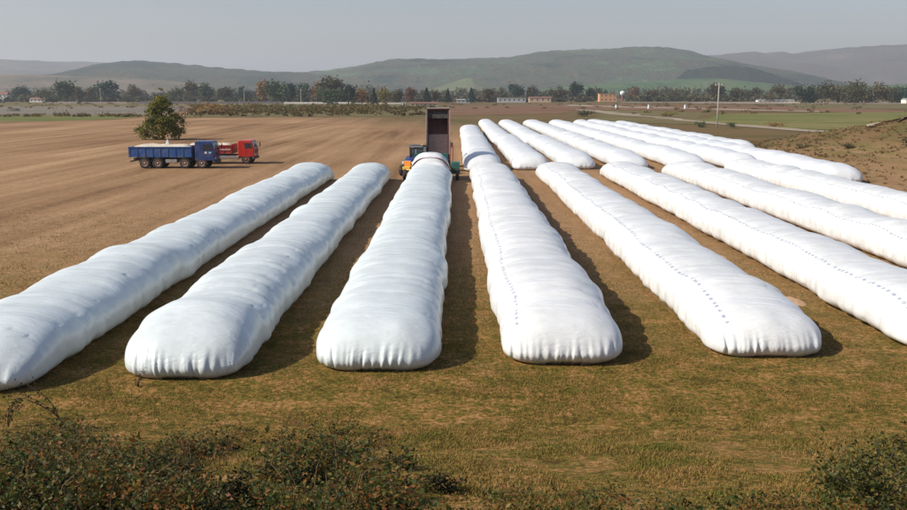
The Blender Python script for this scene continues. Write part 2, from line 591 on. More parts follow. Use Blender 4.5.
hill('dark_wood_ridge', 3150, 330, [(660, 96), (672, 80), (684, 71), (700, 69), (722, 68), (740, 69.5), (756, 73.5), (772, 79), (786, 84), (800, 92), (810, 97)], hm_wood, 'dark bluish wood on the slope at right of the centre', 7, 25)
hill('green_foothill', 2800, 500, [(500, 97), (540, 90), (575, 85), (620, 83), (660, 81), (690, 79), (715, 79), (740, 82), (770, 85), (800, 87), (850, 86), (907, 84), (1000, 83), (1300, 84), (1900, 92)], hm_green, 'green meadow slopes below the central hill', 3, 26)
hill('pale_hill_field', 3050, 300, [(405, 97), (425, 91.5), (440, 87), (455, 82), (466, 79), (472, 78.8), (480, 82), (492, 86), (512, 91), (535, 97)], hm_pale, 'pale green field on the slope in the centre', 1.5, 27)

# ------------------------------------------------------------------ feed bags


def film(name, line=None, tint=(.80, .81, .81), dash=.36):
    """white stretch film: fine creases, faint dust, and (line) a printed row of blue dashes"""
    m = bpy.data.materials.new(name)
    nt, b = nodes_of(m); N = nt.nodes.new; L = nt.links.new
    tc = N('ShaderNodeTexCoord')
    mp = N('ShaderNodeMapping'); mp.inputs['Scale'].default_value = (1.0, 3.2, 1.0)
    L(tc.outputs['Object'], mp.inputs['Vector'])
    n1 = N('ShaderNodeTexNoise'); n1.inputs['Scale'].default_value = 1.6; n1.inputs['Detail'].default_value = 7; n1.inputs['Roughness'].default_value = .6
    n1.inputs['Distortion'].default_value = .6
    L(mp.outputs[0], n1.inputs['Vector'])
    n2 = N('ShaderNodeTexNoise'); n2.inputs['Scale'].default_value = .7; n2.inputs['Detail'].default_value = 8; n2.inputs['Roughness'].default_value = .7
    L(tc.outputs['Object'], n2.inputs['Vector'])
    r = N('ShaderNodeValToRGB')
    r.color_ramp.elements[0].position = .35; r.color_ramp.elements[1].position = .6
    r.color_ramp.elements[0].color = (tint[0] * .88, tint[1] * .88, tint[2] * .86, 1)
    r.color_ramp.elements[1].color = (*tint, 1)
    L(n2.outputs['Fac'], r.inputs['Fac'])
    # soil splashed on the film low down, with ragged edge
    sx = N('ShaderNodeSeparateXYZ'); L(tc.outputs['Object'], sx.inputs[0])
    ad = N('ShaderNodeMath'); ad.operation = 'MULTIPLY_ADD'
    n3 = N('ShaderNodeTexNoise'); n3.inputs['Scale'].default_value = 5; n3.inputs['Detail'].default_value = 6
    L(tc.outputs['Object'], n3.inputs['Vector'])
    L(n3.outputs['Fac'], ad.inputs[0]); ad.inputs[1].default_value = -.35; L(sx.outputs['Z'], ad.inputs[2])
    mr = N('ShaderNodeMapRange'); mr.inputs['From Min'].default_value = .02; mr.inputs['From Max'].default_value = -.16
    mr.inputs['To Max'].default_value = .55
    L(ad.outputs[0], mr.inputs['Value'])
    mx = N('ShaderNodeMix'); mx.data_type = 'RGBA'
    L(mr.outputs['Result'], mx.inputs['Factor']); L(r.outputs['Color'], mx.inputs['A']); mx.inputs['B'].default_value = (.33, .25, .17, 1)
    out = mx.outputs['Result']
    if line is not None:
        uv = N('ShaderNodeUVMap'); uv.uv_map = 'UVMap'
        su = N('ShaderNodeSeparateXYZ'); L(uv.outputs[0], su.inputs[0])

        def mt(op, a, c):
            q = N('ShaderNodeMath'); q.operation = op
            for i, v in enumerate((a, c)):
                if isinstance(v, (int, float)): q.inputs[i].default_value = v
                else: L(v, q.inputs[i])
            return q.outputs[0]
        fr = mt('FRACT', mt('DIVIDE', su.outputs[0], dash), 0)
        on = mt('LESS_THAN', fr, .42)
        near = mt('LESS_THAN', mt('ABSOLUTE', mt('SUBTRACT', su.outputs[1], line), 0), .013)
        vis = mt('MULTIPLY', mt('GREATER_THAN', n3.outputs['Fac'], .40), mt('GREATER_THAN', su.outputs[0], .8))
        msk = mt('MULTIPLY', mt('MULTIPLY', on, near), mt('MULTIPLY', vis, .62))
        mx2 = N('ShaderNodeMix'); mx2.data_type = 'RGBA'
        L(msk, mx2.inputs['Factor']); L(out, mx2.inputs['A']); mx2.inputs['B'].default_value = (.10, .15, .28, 1)
        out = mx2.outputs['Result']
    L(out, b.inputs['Base Color'])
    b.inputs['Roughness'].default_value = .3
    b.inputs['Specular IOR Level'].default_value = .45
    bp = N('ShaderNodeBump'); bp.inputs['Strength'].default_value = .55; bp.inputs['Distance'].default_value = .06
    # creases running across the bag
    mp2 = N('ShaderNodeMapping'); mp2.inputs['Scale'].default_value = (.55, 4.2, .8)
    L(tc.outputs['Object'], mp2.inputs['Vector'])
    n5 = N('ShaderNodeTexNoise'); n5.noise_type = 'RIDGED_MULTIFRACTAL'
    n5.inputs['Scale'].default_value = .8; n5.inputs['Detail'].default_value = 3; n5.inputs['Roughness'].default_value = .5; n5.inputs['Distortion'].default_value = .8
    L(mp2.outputs[0], n5.inputs['Vector'])
    sm = N('ShaderNodeMath'); sm.operation = 'MULTIPLY_ADD'; sm.inputs[1].default_value = .8
    L(n5.outputs['Fac'], sm.inputs[0]); L(n1.outputs['Fac'], sm.inputs[2])
    L(sm.outputs[0], bp.inputs['Height']); L(bp.outputs['Normal'], b.inputs['Normal'])
    return m


film_plain = film('white_film', None, (.62, .67, .665))
film_mark = film('white_film_printed', .70, (.71, .715, .70))
film_mark2 = film('white_film_printed_low', .74, (.71, .715, .70), .3)
film_far = film('white_film_clean', None, (.72, .73, .725))


def bag_mesh(name, L, W, H, seed, mat, fine=True, pleat=1.0, ring=1.0, waists=()):
    rng = np.random.default_rng(seed)
    nphi = 164 if fine else 40
    step = .15 if fine else .4
    e = 3.0
    t = np.linspace(0, 1, 46 if fine else 20)
    end = e * (t ** 2.6)
    mid = np.arange(e + step, L - e, step)
    end2 = e * (np.linspace(0, 1, 18) ** 2.2)
    s = np.concatenate([[0.0], end, mid, L - end2[::-1], [L]])
    phi = np.linspace(0, 2 * np.pi, nphi, endpoint=False) - np.pi / 2
    S, PH = np.meshgrid(s, phi, indexing='ij')
    c, sn = np.cos(PH), np.sin(PH)
    d0 = np.minimum(S, L - S)                    # distance from the nearer end
    zc = .40
    fw = (1 - (1 - np.clip(d0 / 1.35, 0, 1)) ** 2.6) ** (1 / 2.6)
    fw = .30 + .70 * fw
    fh = (1 - (1 - np.clip(d0 / 3.4, 0, 1)) ** 2.15) ** (1 / 2.15)
    fh = .10 + .90 * fh
    up = sn > 0
    cx = np.sign(c) * np.abs(c) ** np.where(up, .82, .55)
    x = W / 2 * cx
    z = np.where(up, zc + (1 - zc) * np.abs(sn) ** .92, zc * (1 - np.abs(sn) ** .62))
    # slow swelling of the whole tube
    wv = 1 + .06 * (vnoise(S / 3.1, S * 0 + seed, seed) - .5) * 2
    hv = 1 + .085 * (vnoise(S / 2.3, S * 0 + seed + 7, seed + 1) - .5) * 2
    # one bulge for each push of the machine
    pos = [0.9]
    while pos[-1] < L: pos.append(pos[-1] + rng.uniform(.75, 1.7))
    pos = np.array(pos)
    Sw = S + .28 * np.cos(PH) ** 2 - .25 * (vnoise(PH * 1.3 + 5, S / 1.7, seed + 2) - .5)
    k = np.clip(np.searchsorted(pos, Sw.ravel()).reshape(Sw.shape), 1, len(pos) - 1)
    f = (Sw - pos[k - 1]) / (pos[k] - pos[k - 1])
    amp = rng.uniform(.3, 1.0, len(pos))[k]
    bul = (np.sqrt(np.clip(1 - (2 * np.clip(f, 0, 1) - 1) ** 2, 0, 1)) - .75) * amp
    fade = np.clip((d0 - .9) / 1.2, 0, 1)
    rad = 1 + (.08 if fine else .05) * ring * bul * fade
    rad = rad + .032 * (vnoise(PH * 2.2 + 3, S / .9, seed + 3) - .5) * np.clip(d0 / .5, 0, 1)
    pos2 = [0.3]
    while pos2[-1] < L + 4: pos2.append(pos2[-1] + rng.uniform(1.8, 3.6))
    pos2 = np.array(pos2)
    k2 = np.clip(np.searchsorted(pos2, (Sw + .4 * np.sin(PH * 1.5)).ravel()).reshape(Sw.shape), 1, len(pos2) - 1)
    f2 = np.clip((Sw + .4 * np.sin(PH * 1.5) - pos2[k2 - 1]) / (pos2[k2] - pos2[k2 - 1]), 0, 1)
    rad = rad + .034 * ring * (np.sqrt(np.clip(1 - (2 * f2 - 1) ** 2, 0, 1)) - .75) * rng.uniform(.1, 1.0, len(pos2))[k2] * np.clip((d0 - 1.5) / 1.5, 0, 1)
    # folds hanging on the flanks
    low = np.clip(1 - z / .85, 0, 1)
    fold = (vnoise(S / .33, PH * .7, seed + 4) - .5) * .05 + (vnoise(S / .7, PH * .5 + 9, seed + 5) - .5) * .06
    rad = rad + fold * low * np.clip(d0 / .4, 0, 1)
    for w0 in waists:
        rad = rad * (1 - .16 * np.exp(-((S - w0) / .38) ** 2))
    X = x * fw * wv * rad
    Z = z * H * fh * hv * (1 + (rad - 1) * .9 * smooth((z - .1) / .4))
    # shoulders of the end are lower than its middle
    Z = Z * (1 - .10 * np.clip(1 - d0 / 1.5, 0, 1) * (np.abs(X) / (W / 2)) ** 2)
    Y = S.copy()
    # pleats where the film is gathered under the end
    fx = X + .10 * (vnoise(X * 1.5, Z * 1.2, seed + 6) - .5)
    g = vnoise(fx * 11.0 + seed, Z * .45, seed + 8) + .55 * vnoise(fx * 21.0 + seed, Z * .8, seed + 9) - .77
    tuck = .30 * np.clip(1 - Z / .42, 0, 1) ** 2 * np.exp(-(d0 / .7) ** 2)
    pl = tuck + g * (.35 + 1.1 * vnoise(X * 1.1 + seed, X * 0, seed + 12)) * np.exp(-(d0 / .8) ** 2) * smooth((1.0 - Z) / .6) * np.clip(np.abs(Z) / .3, .1, 1) * .125 * pleat
    Y = np.where(S < L / 2, Y + pl, Y - pl)
    dent = (vnoise(X * 1.4, S * 1.1, seed + 10) - .5) * .09 * np.exp(-(d0 / 1.8) ** 2) * smooth((Z - .15) / .5)
    Z = Z + dent
    Z = np.maximum(Z, 0) - .03
    Z[0, :] = -.04; Y[0, :] = Y[1, :] + .3; Z[-1, :] = -.04; Y[-1, :] = Y[-2, :] - .06     # ends close on the ground
    V = np.stack([X, Y, Z], -1).reshape(-1, 3)
    m = len(s)
    i = np.arange(m - 1)[:, None] * nphi; j = np.arange(nphi)[None, :]; j2 = (j + 1) % nphi
    F = np.stack([i + j, i + j2, i + nphi + j2, i + nphi + j], -1).reshape(-1, 4)
    F = F[:, ::-1]
    me = np_mesh(name, V, F, mat, True)
    uvl = me.uv_layers.new(name='UVMap')
    ang = ((phi / np.pi) + 0)                     # -.5 .. 1.5, top at .5, left side at 1
    vi = F.ravel()
    uvs = np.stack([s[vi // nphi], ang[vi % nphi]], 1).astype(np.float32)
    uvl.data.foreach_set('uv', uvs.ravel())
    me.update()
    return me


BAG_FOOT = []
def bag(label, X, y0, y1, W, H, seed, mat, fine=True, group='white feed bags laid in rows', rot=0.0, **kw):
    me = bag_mesh('feed_bag', y1 - y0, W, H, seed, mat, fine, **kw)
    o = mesh_obj('feed_bag', me, None, (X, y0, 0))
    o.rotation_euler = (0, 0, rot)
    tag(o, label, 'feed bag', group)
    BAG_FOOT.append((X, y0, y1, W))
    return o


def front(u, v):
    p = P(u, v); return p.x, p.y


W0, H0 = 3.55, 1.62
xA, yA = -12.75, P(20, 396).y
xB, yB = front(178, 382)
xC, yC = front(375, 374)
xD, yD = front(565, 367)
xE, yE = front(772, 360)
yF = P(907, 352).y
bag('leftmost white feed bag, near end cut by the left edge', xA, yA, 86, 3.6, 1.62, 11, film_plain)
bag('bluish white feed bag with deeply pleated end, second from the left', xB, yB, 86, 3.35, 1.6, 12, film_plain)
C_END = 84.0
bag('white feed bag whose far end is still held by the bagging machine', xC, yC, C_END, 3.6, 1.62, 13, film_plain)
bag('broad white feed bag in the centre, right of the one on the bagging machine', xD, yD, 87, 3.55, 1.62, 14, film_mark2)
bag('white feed bag with blue dashes and full pleated end, right of centre', xE, yE, 89, 3.5, 1.55, 15, film_mark, waists=(31,))
bag('white feed bag whose near corner just touches the right edge of the photo', 15.15, yF, 90, 3.5, 1.58, 16, film_mark)
bag('long white feed bag leaving the right edge, third up from the bottom right corner', 21.2, 28.5, 91, 3.5, 1.6, 17, film_mark2)
bag('long white feed bag leaving the right edge highest up', 27.7, 30, 93, 3.5, 1.6, 18, film_mark2)

far = 'white feed bags in the rear rows'
bag('strapped white feed bag straight behind the centre one, leftmost of the rear rows', 2.65, 94, 189, 3.7, 1.75, 32, film_far, False, far, waists=(13, 43))
bag('rear row feed bag with blunt bright end, just right of the strapped bag', 7.55, 96, 147, 3.6, 1.65, 33, film_far, False, far)
bag('hindmost feed bag in line behind the blunt bright end', 7.1, 147, 233, 3.4, 1.65, 34, film_far, False, far)
bag('rear row feed bag, second to the right of the strapped bag', 12.5, 97, 146, 3.6, 1.62, 35, film_far, False, far)
bag('hindmost feed bag in the second line to the right of the strapped bag', 12.0, 146, 231, 3.5, 1.62, 36, film_far, False, far)
bag('rear row feed bag with grey tip, third right of the strapped bag', 17.9, 97, 232, 3.6, 1.65, 37, film_far, False, far, waists=(54,))
bag('rear row feed bag, fourth to the right of the strapped bag', 23.8, 97, 230, 3.6, 1.65, 38, film_far, False, far, waists=(60,))
bag('rear row feed bag ending behind the farthest right front bag', 29.2, 96, 228, 3.5, 1.68, 39, film_far, False, far)
bag('long rear feed bag whose rounded end lies by the foot of the earth mound', 33.4, P(845, 184).y, 236, 3.6, 1.7, 40, film_far, False, far)
bag('hindmost feed bag, short of the mound, beside the grey dirt track', 37.6, 124, 222, 3.4, 1.55, 41, film_far, False, far)


# ------------------------------------------------------------------ haze
haze_m = bpy.data.materials.new('haze')
haze_m.use_nodes = True
hn = haze_m.node_tree
hn.nodes.remove(hn.nodes['Principled BSDF'])
pv = hn.nodes.new('ShaderNodeVolumePrincipled')
pv.inputs['Color'].default_value = (.86, .91, .96, 1)
pv.inputs['Density'].default_value = .00013
pv.inputs['Anisotropy'].default_value = .2
hn.links.new(pv.outputs[0], hn.nodes['Material Output'].inputs['Volume'])
hz = MB().box(-10500, 10500, -400, 13500, -6, 460).build('haze', haze_m)
tag(hz, 'thin pale autumn haze over the whole plain', 'haze', kind='stuff')

# ------------------------------------------------------------------ spilled feed between the bags
spill_m = paint('beet_pulp', (.40, .24, .13), .9, .25, 9, bump=.6)


def heap(name, x, y, rx, ry, h, mat, seed, label, cat, group=None, n=18):
    vs = []; fs = []
    for j in range(n + 1):
        for i in range(n + 1):
            a = i / n * 2 - 1; b = j / n * 2 - 1
            q = max(0, 1 - (a * a + b * b) * (.75 + .6 * float(vnoise(a * 2 + seed, b * 2, seed))))
            z = h * q * (.7 + .6 * float(vnoise(a * 4 + seed, b * 4, seed + 3))) - .03
            vs.append((a * rx, b * ry, z))
    for j in range(n):
        for i in range(n):
            k = j * (n + 1) + i
            fs.append((k, k + 1, k + n + 2, k + n + 1))
    me = bpy.data.meshes.new(name); me.from_pydata(vs, [], fs); me.materials.append(mat)
    me.polygons.foreach_set('use_smooth', [True] * len(me.polygons))
    o = mesh_obj(name, me, None, (x, y, float(gz(x, y))))
    return tag(o, label, cat, group)


for i, (u, v, rx, ry, lb) in enumerate([
        (793, 301, .42, .9, 'pinkish patch of spilled feed nearest the camera, between two printed bags'),
        (722, 258, .25, .8, 'spilled feed streak second nearest, right of the bag with full pleated end'),
        (640, 212, .3, 1.3, 'spilled feed patch midway along the gap right of the pleated bag'),
        (604, 190, .25, 1.6, 'spilled feed patch at the far end of the gap right of the pleated bag'),
        (737, 201, .3, 1.5, 'spilled feed patch between the two bags that leave the right edge lowest'),
        (672, 176, .3, 1.6, 'spilled feed at the far end of the second gap from the right'),
        (325, 238, .3, .9, 'pale spill beside the second bag from the left, halfway along'),
        (297, 268, .25, .5, 'small pale spill beside the second bag from the left, near end'),
        (352, 211, .25, .8, 'pale spill beside the second bag from the left, toward the far end')]):
    p = P(u, v)
    heap('spilled_feed', p.x, p.y, rx, ry, .10, spill_m, 50 + i, lb, 'spilled feed', 'feed spilled between the bags')

# ------------------------------------------------------------------ vehicles
DUST = (.30, .22, .14)
blue = paint('blue_paint', (.010, .038, .15), .38, .2, 3, dirt=DUST, dirt_amt=.28)
blue_box = paint('blue_body_paint', (.014, .075, .24), .5, .25, 2.5, dirt=DUST, dirt_amt=.3)
red = paint('red_paint', (.50, .022, .012), .35, .15, 3, dirt=DUST, dirt_amt=.15)
red_box = paint('red_body_paint', (.33, .022, .015), .5, .25, 3, dirt=DUST, dirt_amt=.25)
maroon = paint('maroon_body', (.10, .028, .022), .6, .3, 2.5, dirt=(.20, .12, .09), dirt_amt=.5)
black_m = paint('black_rubber', (.018, .018, .018), .85, .3, 9, dirt=DUST, dirt_amt=.35)
chassis_m = paint('dark_chassis', (.03, .028, .027), .7, .3, 6, dirt=DUST, dirt_amt=.4)
steel = paint('dusty_steel', (.34, .31, .27), .5, .2, 5, metal=.3, dirt=DUST, dirt_amt=.4)
rim_m = paint('rim_paint', (.36, .24, .17), .6, .2, 6, dirt=DUST)
rim_red = paint('red_rim', (.38, .16, .11), .6, .2, 6, dirt=DUST)
white_m = paint('white_paint', (.75, .75, .73), .5, .1, 4)
lamp_w = paint('lamp_glass', (.65, .65, .60), .15, .1, 9)
lamp_o = paint('orange_lamp', (.75, .24, .02), .3, .1, 9)
lamp_r = paint('red_lamp', (.45, .02, .02), .25, .1, 9)
pulp = paint('pale_load', (.55, .47, .36), .95, .25, 5, bump=.8)
green_m = paint('green_machine_paint', (.02, .13, .10), .45, .2, 4, dirt=DUST, dirt_amt=.3)
yellow_m = paint('yellow_paint', (.62, .36, .03), .45, .15, 4)
glass = bpy.data.materials.new('vehicle_glass')
_, gb = nodes_of(glass)
gb.inputs['Base Color'].default_value = (.02, .03, .04, 1)
gb.inputs['Roughness'].default_value = .06
gb.inputs['Specular IOR Level'].default_value = .8


def wheel(parent, x, y, z, r, w, rim, side):
    """tyre with treads, a dished rim and a hub; side is -1 or 1 for the outer face"""
    t = MB()
    t.lathe_y([(-w / 2, r * .56), (-w / 2, r * .86), (-w * .38, r * .97), (-w * .2, r), (w * .2, r), (w * .38, r * .97), (w / 2, r * .86), (w / 2, r * .56)], 0, 0, 0, 26)
    wl = t.build('wheel', black_m, parent, 0, False, (x, y, z))
    ri = MB()
    o = side * w / 2
    ri.lathe_y([(o * .9, r * .57), (o * 1.02, r * .56), (o * .95, r * .50), (o * .35, r * .44), (o * .3, r * .22), (o * .75, r * .2), (o * .8, 0.001)], 0, 0, 0, 22)
    ri.build('rim', rim, wl, 0, True)
    return wl


def cab(root, x0, x1, zb, zt, w, mat, front_rake=.22):
    """cab-over lorry cab; its nose at x1"""
    h = zt - zb; y = w / 2
    prof = [(x0, zb), (x1 - .02, zb), (x1, zb + .1 * h), (x1, zb + .50 * h), (x1 - front_rake, zb + .93 * h), (x1 - front_rake - .14, zt), (x0 + .08, zt), (x0, zt - .08)]
    body = MB().prism(prof, -y, y).build('cab', mat, root, .045)
    # windscreen
    n = Vector((h * .43, 0, front_rake)).normalized()
    a = Vector((x1 - .015, 0, zb + .535 * h)); b = Vector((x1 - front_rake + .012, 0, zb + .90 * h))
    m = MB()
    for off in (0.012,):
        p = [a + n * off, b + n * off]
        q = [a - n * .03, b - n * .03]
        m.add([(p[0].x, -y + .14, p[0].z), (p[0].x, y - .14, p[0].z), (p[1].x, y - .16, p[1].z), (p[1].x, -y + .16, p[1].z),
               (q[0].x, -y + .14, q[0].z), (q[0].x, y - .14, q[0].z), (q[1].x, y - .16, q[1].z), (q[1].x, -y + .16, q[1].z)],
              [(0, 1, 2, 3), (7, 6, 5, 4), (0, 4, 5, 1), (1, 5, 6, 2), (2, 6, 7, 3), (3, 7, 4, 0)])
    m.build('windscreen', glass, body)
    for s in (-1, 1):
        d0, d1 = x1 - .62 * (x1 - x0), x1 - .10
        yo = s * (y + .006)
        dm = MB()
        dp = [(d0, zb + .16 * h), (d1 - .02, zb + .16 * h), (d1, zb + .48 * h), (d1 - front_rake * .85, zb + .90 * h), (d0, zb + .90 * h)]
        dm.prism(dp, min(s * (y - .03), s * (y + .012)), max(s * (y - .03), s * (y + .012)))
        door = dm.build('door', mat, body, .008)
        wm = MB()
        wp = [(d0 + .08, zb + .52 * h), (d1 - .10, zb + .52 * h), (d1 - front_rake * .85 - .08, zb + .86 * h), (d0 + .08, zb + .86 * h)]
        wm.prism(wp, min(s * y, s * (y + .02)), max(s * y, s * (y + .02)))
        wm.build('window', glass, door)
        hm = MB().box(d0 + .06, d0 + .24, min(s * (y + .012), s * (y + .045)), max(s * (y + .012), s * (y + .045)), zb + .44 * h, zb + .465 * h)
        hm.build('handle', chassis_m, door)
        mm = MB()
        mm.tube([(x1 - .05, s * y * .98, zb + .88 * h), (x1 + .16, s * (y + .16), zb + .88 * h), (x1 + .16, s * (y + .16), zb + .55 * h), (x1 - .02, s * y * .98, zb + .52 * h)], .018, 5)
        mm.build('mirror_arm', black_m, body, 0)
        MB().box(x1 + .12, x1 + .19, s * (y + .16) - .11, s * (y + .16) + .11, zb + .58 * h, zb + .82 * h).build('mirror', black_m, body, 0)
        hl = MB().box(x1 - .03, x1 + .05, s * (y - .34) - .15, s * (y - .34) + .15, zb + .07 * h, zb + .17 * h)
        hl.build('headlight', lamp_w, body, .02)
        st = MB().box(x1 - 1.15, x1 - .72, min(s * (y - .25), s * (y + .0)), max(s * (y - .25), s * y), zb - .38, zb - .30)
        st.build('step', chassis_m, body)
    for k in range(5):
        MB().box(x1 - .02, x1 + .022, -y * .62, y * .62, zb + (.22 + .05 * k) * h, zb + (.25 + .05 * k) * h).build('grille_slat', black_m, body)
    MB().box(x1 - .22, x1 + .08, -y, y, zb - .26, zb - .01).build('bumper', chassis_m, body, .03)
    for s in (-.35, .35):
        MB().tube([(x1 + .02, s * y - .3, zb + .53 * h), (x1 + .0, s * y + .15, zb + .70 * h)], .012, 4).build('wiper', black_m, body)
    return body


def tipper_body(root, x0, x1, z0, z1, w, mat, M=None, posts=6, gate_open=False, stripe=None):
    """open steel body with ribbed sides, floor, headboard and tailgate"""
    y = w / 2; t = .06
    o = MB(M)
    o.box(x0, x1, -y, y, z0, z0 + .08)
    b = o.build('tipper_body', mat, root)
    for s in (-1, 1):
        sd_ = MB(M)
        sd_.box(x0, x1, min(s * (y - t), s * y), max(s * (y - t), s * y), z0 + .081, z1)
        side = sd_.build('side_board', mat, b)
        rl = MB(M)
        rl.box(x0 - .01, x1 + .01, min(s * (y - t - .01), s * (y + .05)), max(s * (y - t - .01), s * (y + .05)), z1 - .08, z1 + .03)
        rl.build('top_rail', mat, b, .01)
        for k in range(posts):
            xx = x0 + .08 + (x1 - x0 - .16) * k / (posts - 1)
            MB(M).box(xx - .035, xx + .035, min(s * (y + .001), s * (y + .04)), max(s * (y + .001), s * (y + .04)), z0 - .02, z1 - .082).build('post', mat, b, .01)
        if stripe:
            MB(M).box(x0 + .15, x1 - .15, min(s * (y + .041), s * (y + .05)), max(s * (y + .041), s * (y + .05)), z0 + .42 * (z1 - z0), z0 + .56 * (z1 - z0)).build('stripe', stripe, b)
    MB(M).box(x1, x1 + .07, -y, y, z0, z1 + .12).build('headboard', mat, b, .012)
    if not gate_open:
        MB(M).box(x0 - .07, x0, -y, y, z0, z1).build('tailgate', mat, b, .012)
    return b


def load_heap(body, x0, x1, z0, w, h, seed):
    vs = []; fs = []; nx_, ny_ = 34, 14
    for i in range(nx_ + 1):
        for j in range(ny_ + 1):
            a = i / nx_; c = j / ny_ * 2 - 1
            e = min(1, a / .18, (1 - a) / .14)
            q = (e * (2 - e)) * (1 - .75 * c * c)
            z = z0 - .16 + h * q + .16 * (float(vnoise(a * 9, c * 2.5, seed)) - .5) * q + .06 * (float(vnoise(a * 30, c * 9, seed)) - .5)
            vs.append((x0 + .05 + (x1 - x0 - .1) * a, c * (w / 2 - .065), z))
    for i in range(nx_):
        for j in range(ny_):
            k = i * (ny_ + 1) + j
            fs.append((k, k + ny_ + 1, k + ny_ + 2, k + 1))
    m = MB(); m.add(vs, fs)
    return m.build('load', pulp, body, 0, True)


def lorry(root, wheels, r, L, cabx, body, matc, matb, rim, zcab, load=None, posts=6, stripe=None, badge=False):
    x0, x1, z0, z1 = body
    w = 2.45
    for s in (-1, 1):
        MB().box(.25, L - .35, s * .42 - .06, s * .42 + .06, z0 - .36, z0 - .12).build('chassis_rail', chassis_m, root)
    for k in range(6):
        xx = .4 + (L - 1.2) * k / 5
        MB().box(xx, xx + .1, -.36, .36, z0 - .32, z0 - .16).build('cross_member', chassis_m, root)
    cab(root, cabx[0], cabx[1], zcab[0], zcab[1], w, matc)
    b = tipper_body(root, x0, x1, z0, z1, w, matb, None, posts, False, stripe)
    if load:
        load_heap(b, x0, x1, z1, w, load, int(L * 10))
    for x in wheels:
        for s in (-1, 1):
            wheel(root, x, s * (w / 2 - .17), r, r, .32, rim, s)
            # mudguard arch
            m = MB(); n = 9; vs = []; fs = []
            for k in range(n + 1):
                a = math.pi * (.08 + .84 * k / n)
                for rr in (r + .09, r + .11):
                    for yy in (w / 2 - .36, w / 2 - .005):
                        vs.append((x + rr * math.cos(a), s * yy, r + rr * math.sin(a)))
            for k in range(n):
                q = k * 4
                fs += [(q, q + 1, q + 5, q + 4), (q + 2, q + 6, q + 7, q + 3), (q + 1, q + 3, q + 7, q + 5), (q, q + 4, q + 6, q + 2)]
            m.add(vs, fs)
            m.build('mudguard', chassis_m, root)
        MB().lathe_y([(-w / 2 + .3, .07), (w / 2 - .3, .07)], x, 0, r, 10).build('axle', chassis_m, root)
    gap = sorted(wheels)
    # tank and boxes hung between the axles
    gx = [(a, c) for a, c in zip(gap, gap[1:]) if c - a > 2 * r + .6]
    if gx:
        a, c = gx[0]
        tk = MB(); q0, q1 = a + r + .22, c - r - .22
        tk.box(q0, q1, -w / 2 + .08, -w / 2 + .6, .55, z0 - .2); tk.build('fuel_tank', steel, root, .08)
        MB().box(q0, q1, w / 2 - .6, w / 2 - .08, .55, z0 - .2).build('tool_box', steel, root, .05)
    MB().box(.05, .2, -w / 2 + .1, w / 2 - .1, z0 - .5, z0 - .38).build('rear_bumper', chassis_m, root, .02)
    for s in (-1, 1):
        MB().box(.02, .05, s * .9 - .2, s * .9 + .2, z0 - .49, z0 - .39).build('tail_light', lamp_r, root)
    ex = MB(); xe = cabx[0] - .14
    ex.tube([(xe, .85, z0 - .2), (xe, .85, zcab[1] + .1)], .06, 8)
    ex.build('exhaust_stack', steel, root)
    if badge:
        y = -w / 2 - .02
        MB().box(cabx[0] + .98, cabx[0] + 1.22, y - .004, y, zcab[0] + .72, zcab[0] + .93).build('badge', white_m, root)
        MB().box(cabx[0] + 1.42, cabx[0] + 1.68, y - .004, y, zcab[0] + .74, zcab[0] + .91).build('badge', paint('pale_badge', (.35, .55, .62), .5), root)
    return b


pb = P(175, 168.6)
KB = pb.y / 95.0
blue_truck = empty('tipper_truck', (AT(133.5, pb.y + 1.2), pb.y + 1.2, 0), 0, 'blue four-axle tipper lorry heaped with pale load, in front of the red one', 'truck', 'lorries waiting on the stubble')
bb = lorry(blue_truck, (1.6, 2.95, 5.75, 7.5), .56, 8.85, (6.85, 8.85), (0.05, 6.5, 1.18, 2.22), blue, blue_box, rim_m, (.82, 2.78), .42, 9, None, True)
MB().prism([(3.55, 2.4), (3.95, 2.4), (3.86, 2.75), (3.74, 2.98), (3.62, 2.72)], -.18, .16).build('white_sack', white_m, bb, .04)

pr = P(240, 164.0)
red_truck = empty('tipper_truck', (AT(257, pr.y + 1.2) - 7.6, pr.y + 1.2, 0), 0, 'red tipper lorry half hidden behind the blue one, cab facing right', 'truck', 'lorries waiting on the stubble')
lorry(red_truck, (1.5, 2.85, 6.7), .54, 7.6, (5.85, 7.6), (0.0, 5.2, 1.15, 2.05), red, red_box, rim_red, (.8, 2.55), .40, 7, paint('cream_stripe', (.55, .45, .38), .5), False)

# tipping lorry at the bagger, rear towards the camera, body raised
tb = P(439, 158)
TY = 95.0
tx = AT(438, TY)
tip = empty('tipper_truck', (tx, TY, 0), math.pi / 2, 'dark maroon lorry with its body tipped up behind the bagging machine', 'truck', 'lorry unloading into the bagging machine')
MT = Matrix.Translation((.2, 0, 1.15)) @ Matrix.Rotation(-R(66), 4, 'Y')
tb_body = tipper_body(tip, 0, 4.7, 0, 1.5, 2.15, maroon, MT, 6, True)
MB(MT).box(.4, 2.6, -1.0, 1.0, .085, .35).build('load', paint('wet_pulp', (.42, .30, .24), .95, .3, 6, bump=.8), tb_body, .1)
for s in (-1, 1):
    MB(MT).box(-.05, 4.78, min(s * 1.135, s * 1.2), max(s * 1.135, s * 1.2), 1.40, 1.56).build('top_rail', steel, tb_body)
MB(MT).box(4.78, 4.88, -1.15, 1.15, -.03, 1.66).build('top_rail', steel, tb_body)
MB(MT).box(3.9, 4.69, -1.0, 1.0, 1.2, 1.26).build('headboard_shade', black_m, tb_body)  # added black sheet stands in for the shadow inside the headboard
for s in (-1, 1): MB().box(.1, 6.6, s * .42 - .06, s * .42 + .06, .75, 1.0).build('chassis_rail', chassis_m, tip)
MB().tube([(3.6, 0, .9), (2.25, 0, 3.4)], [.12, .07], 10).build('hydraulic_ram', steel, tip)
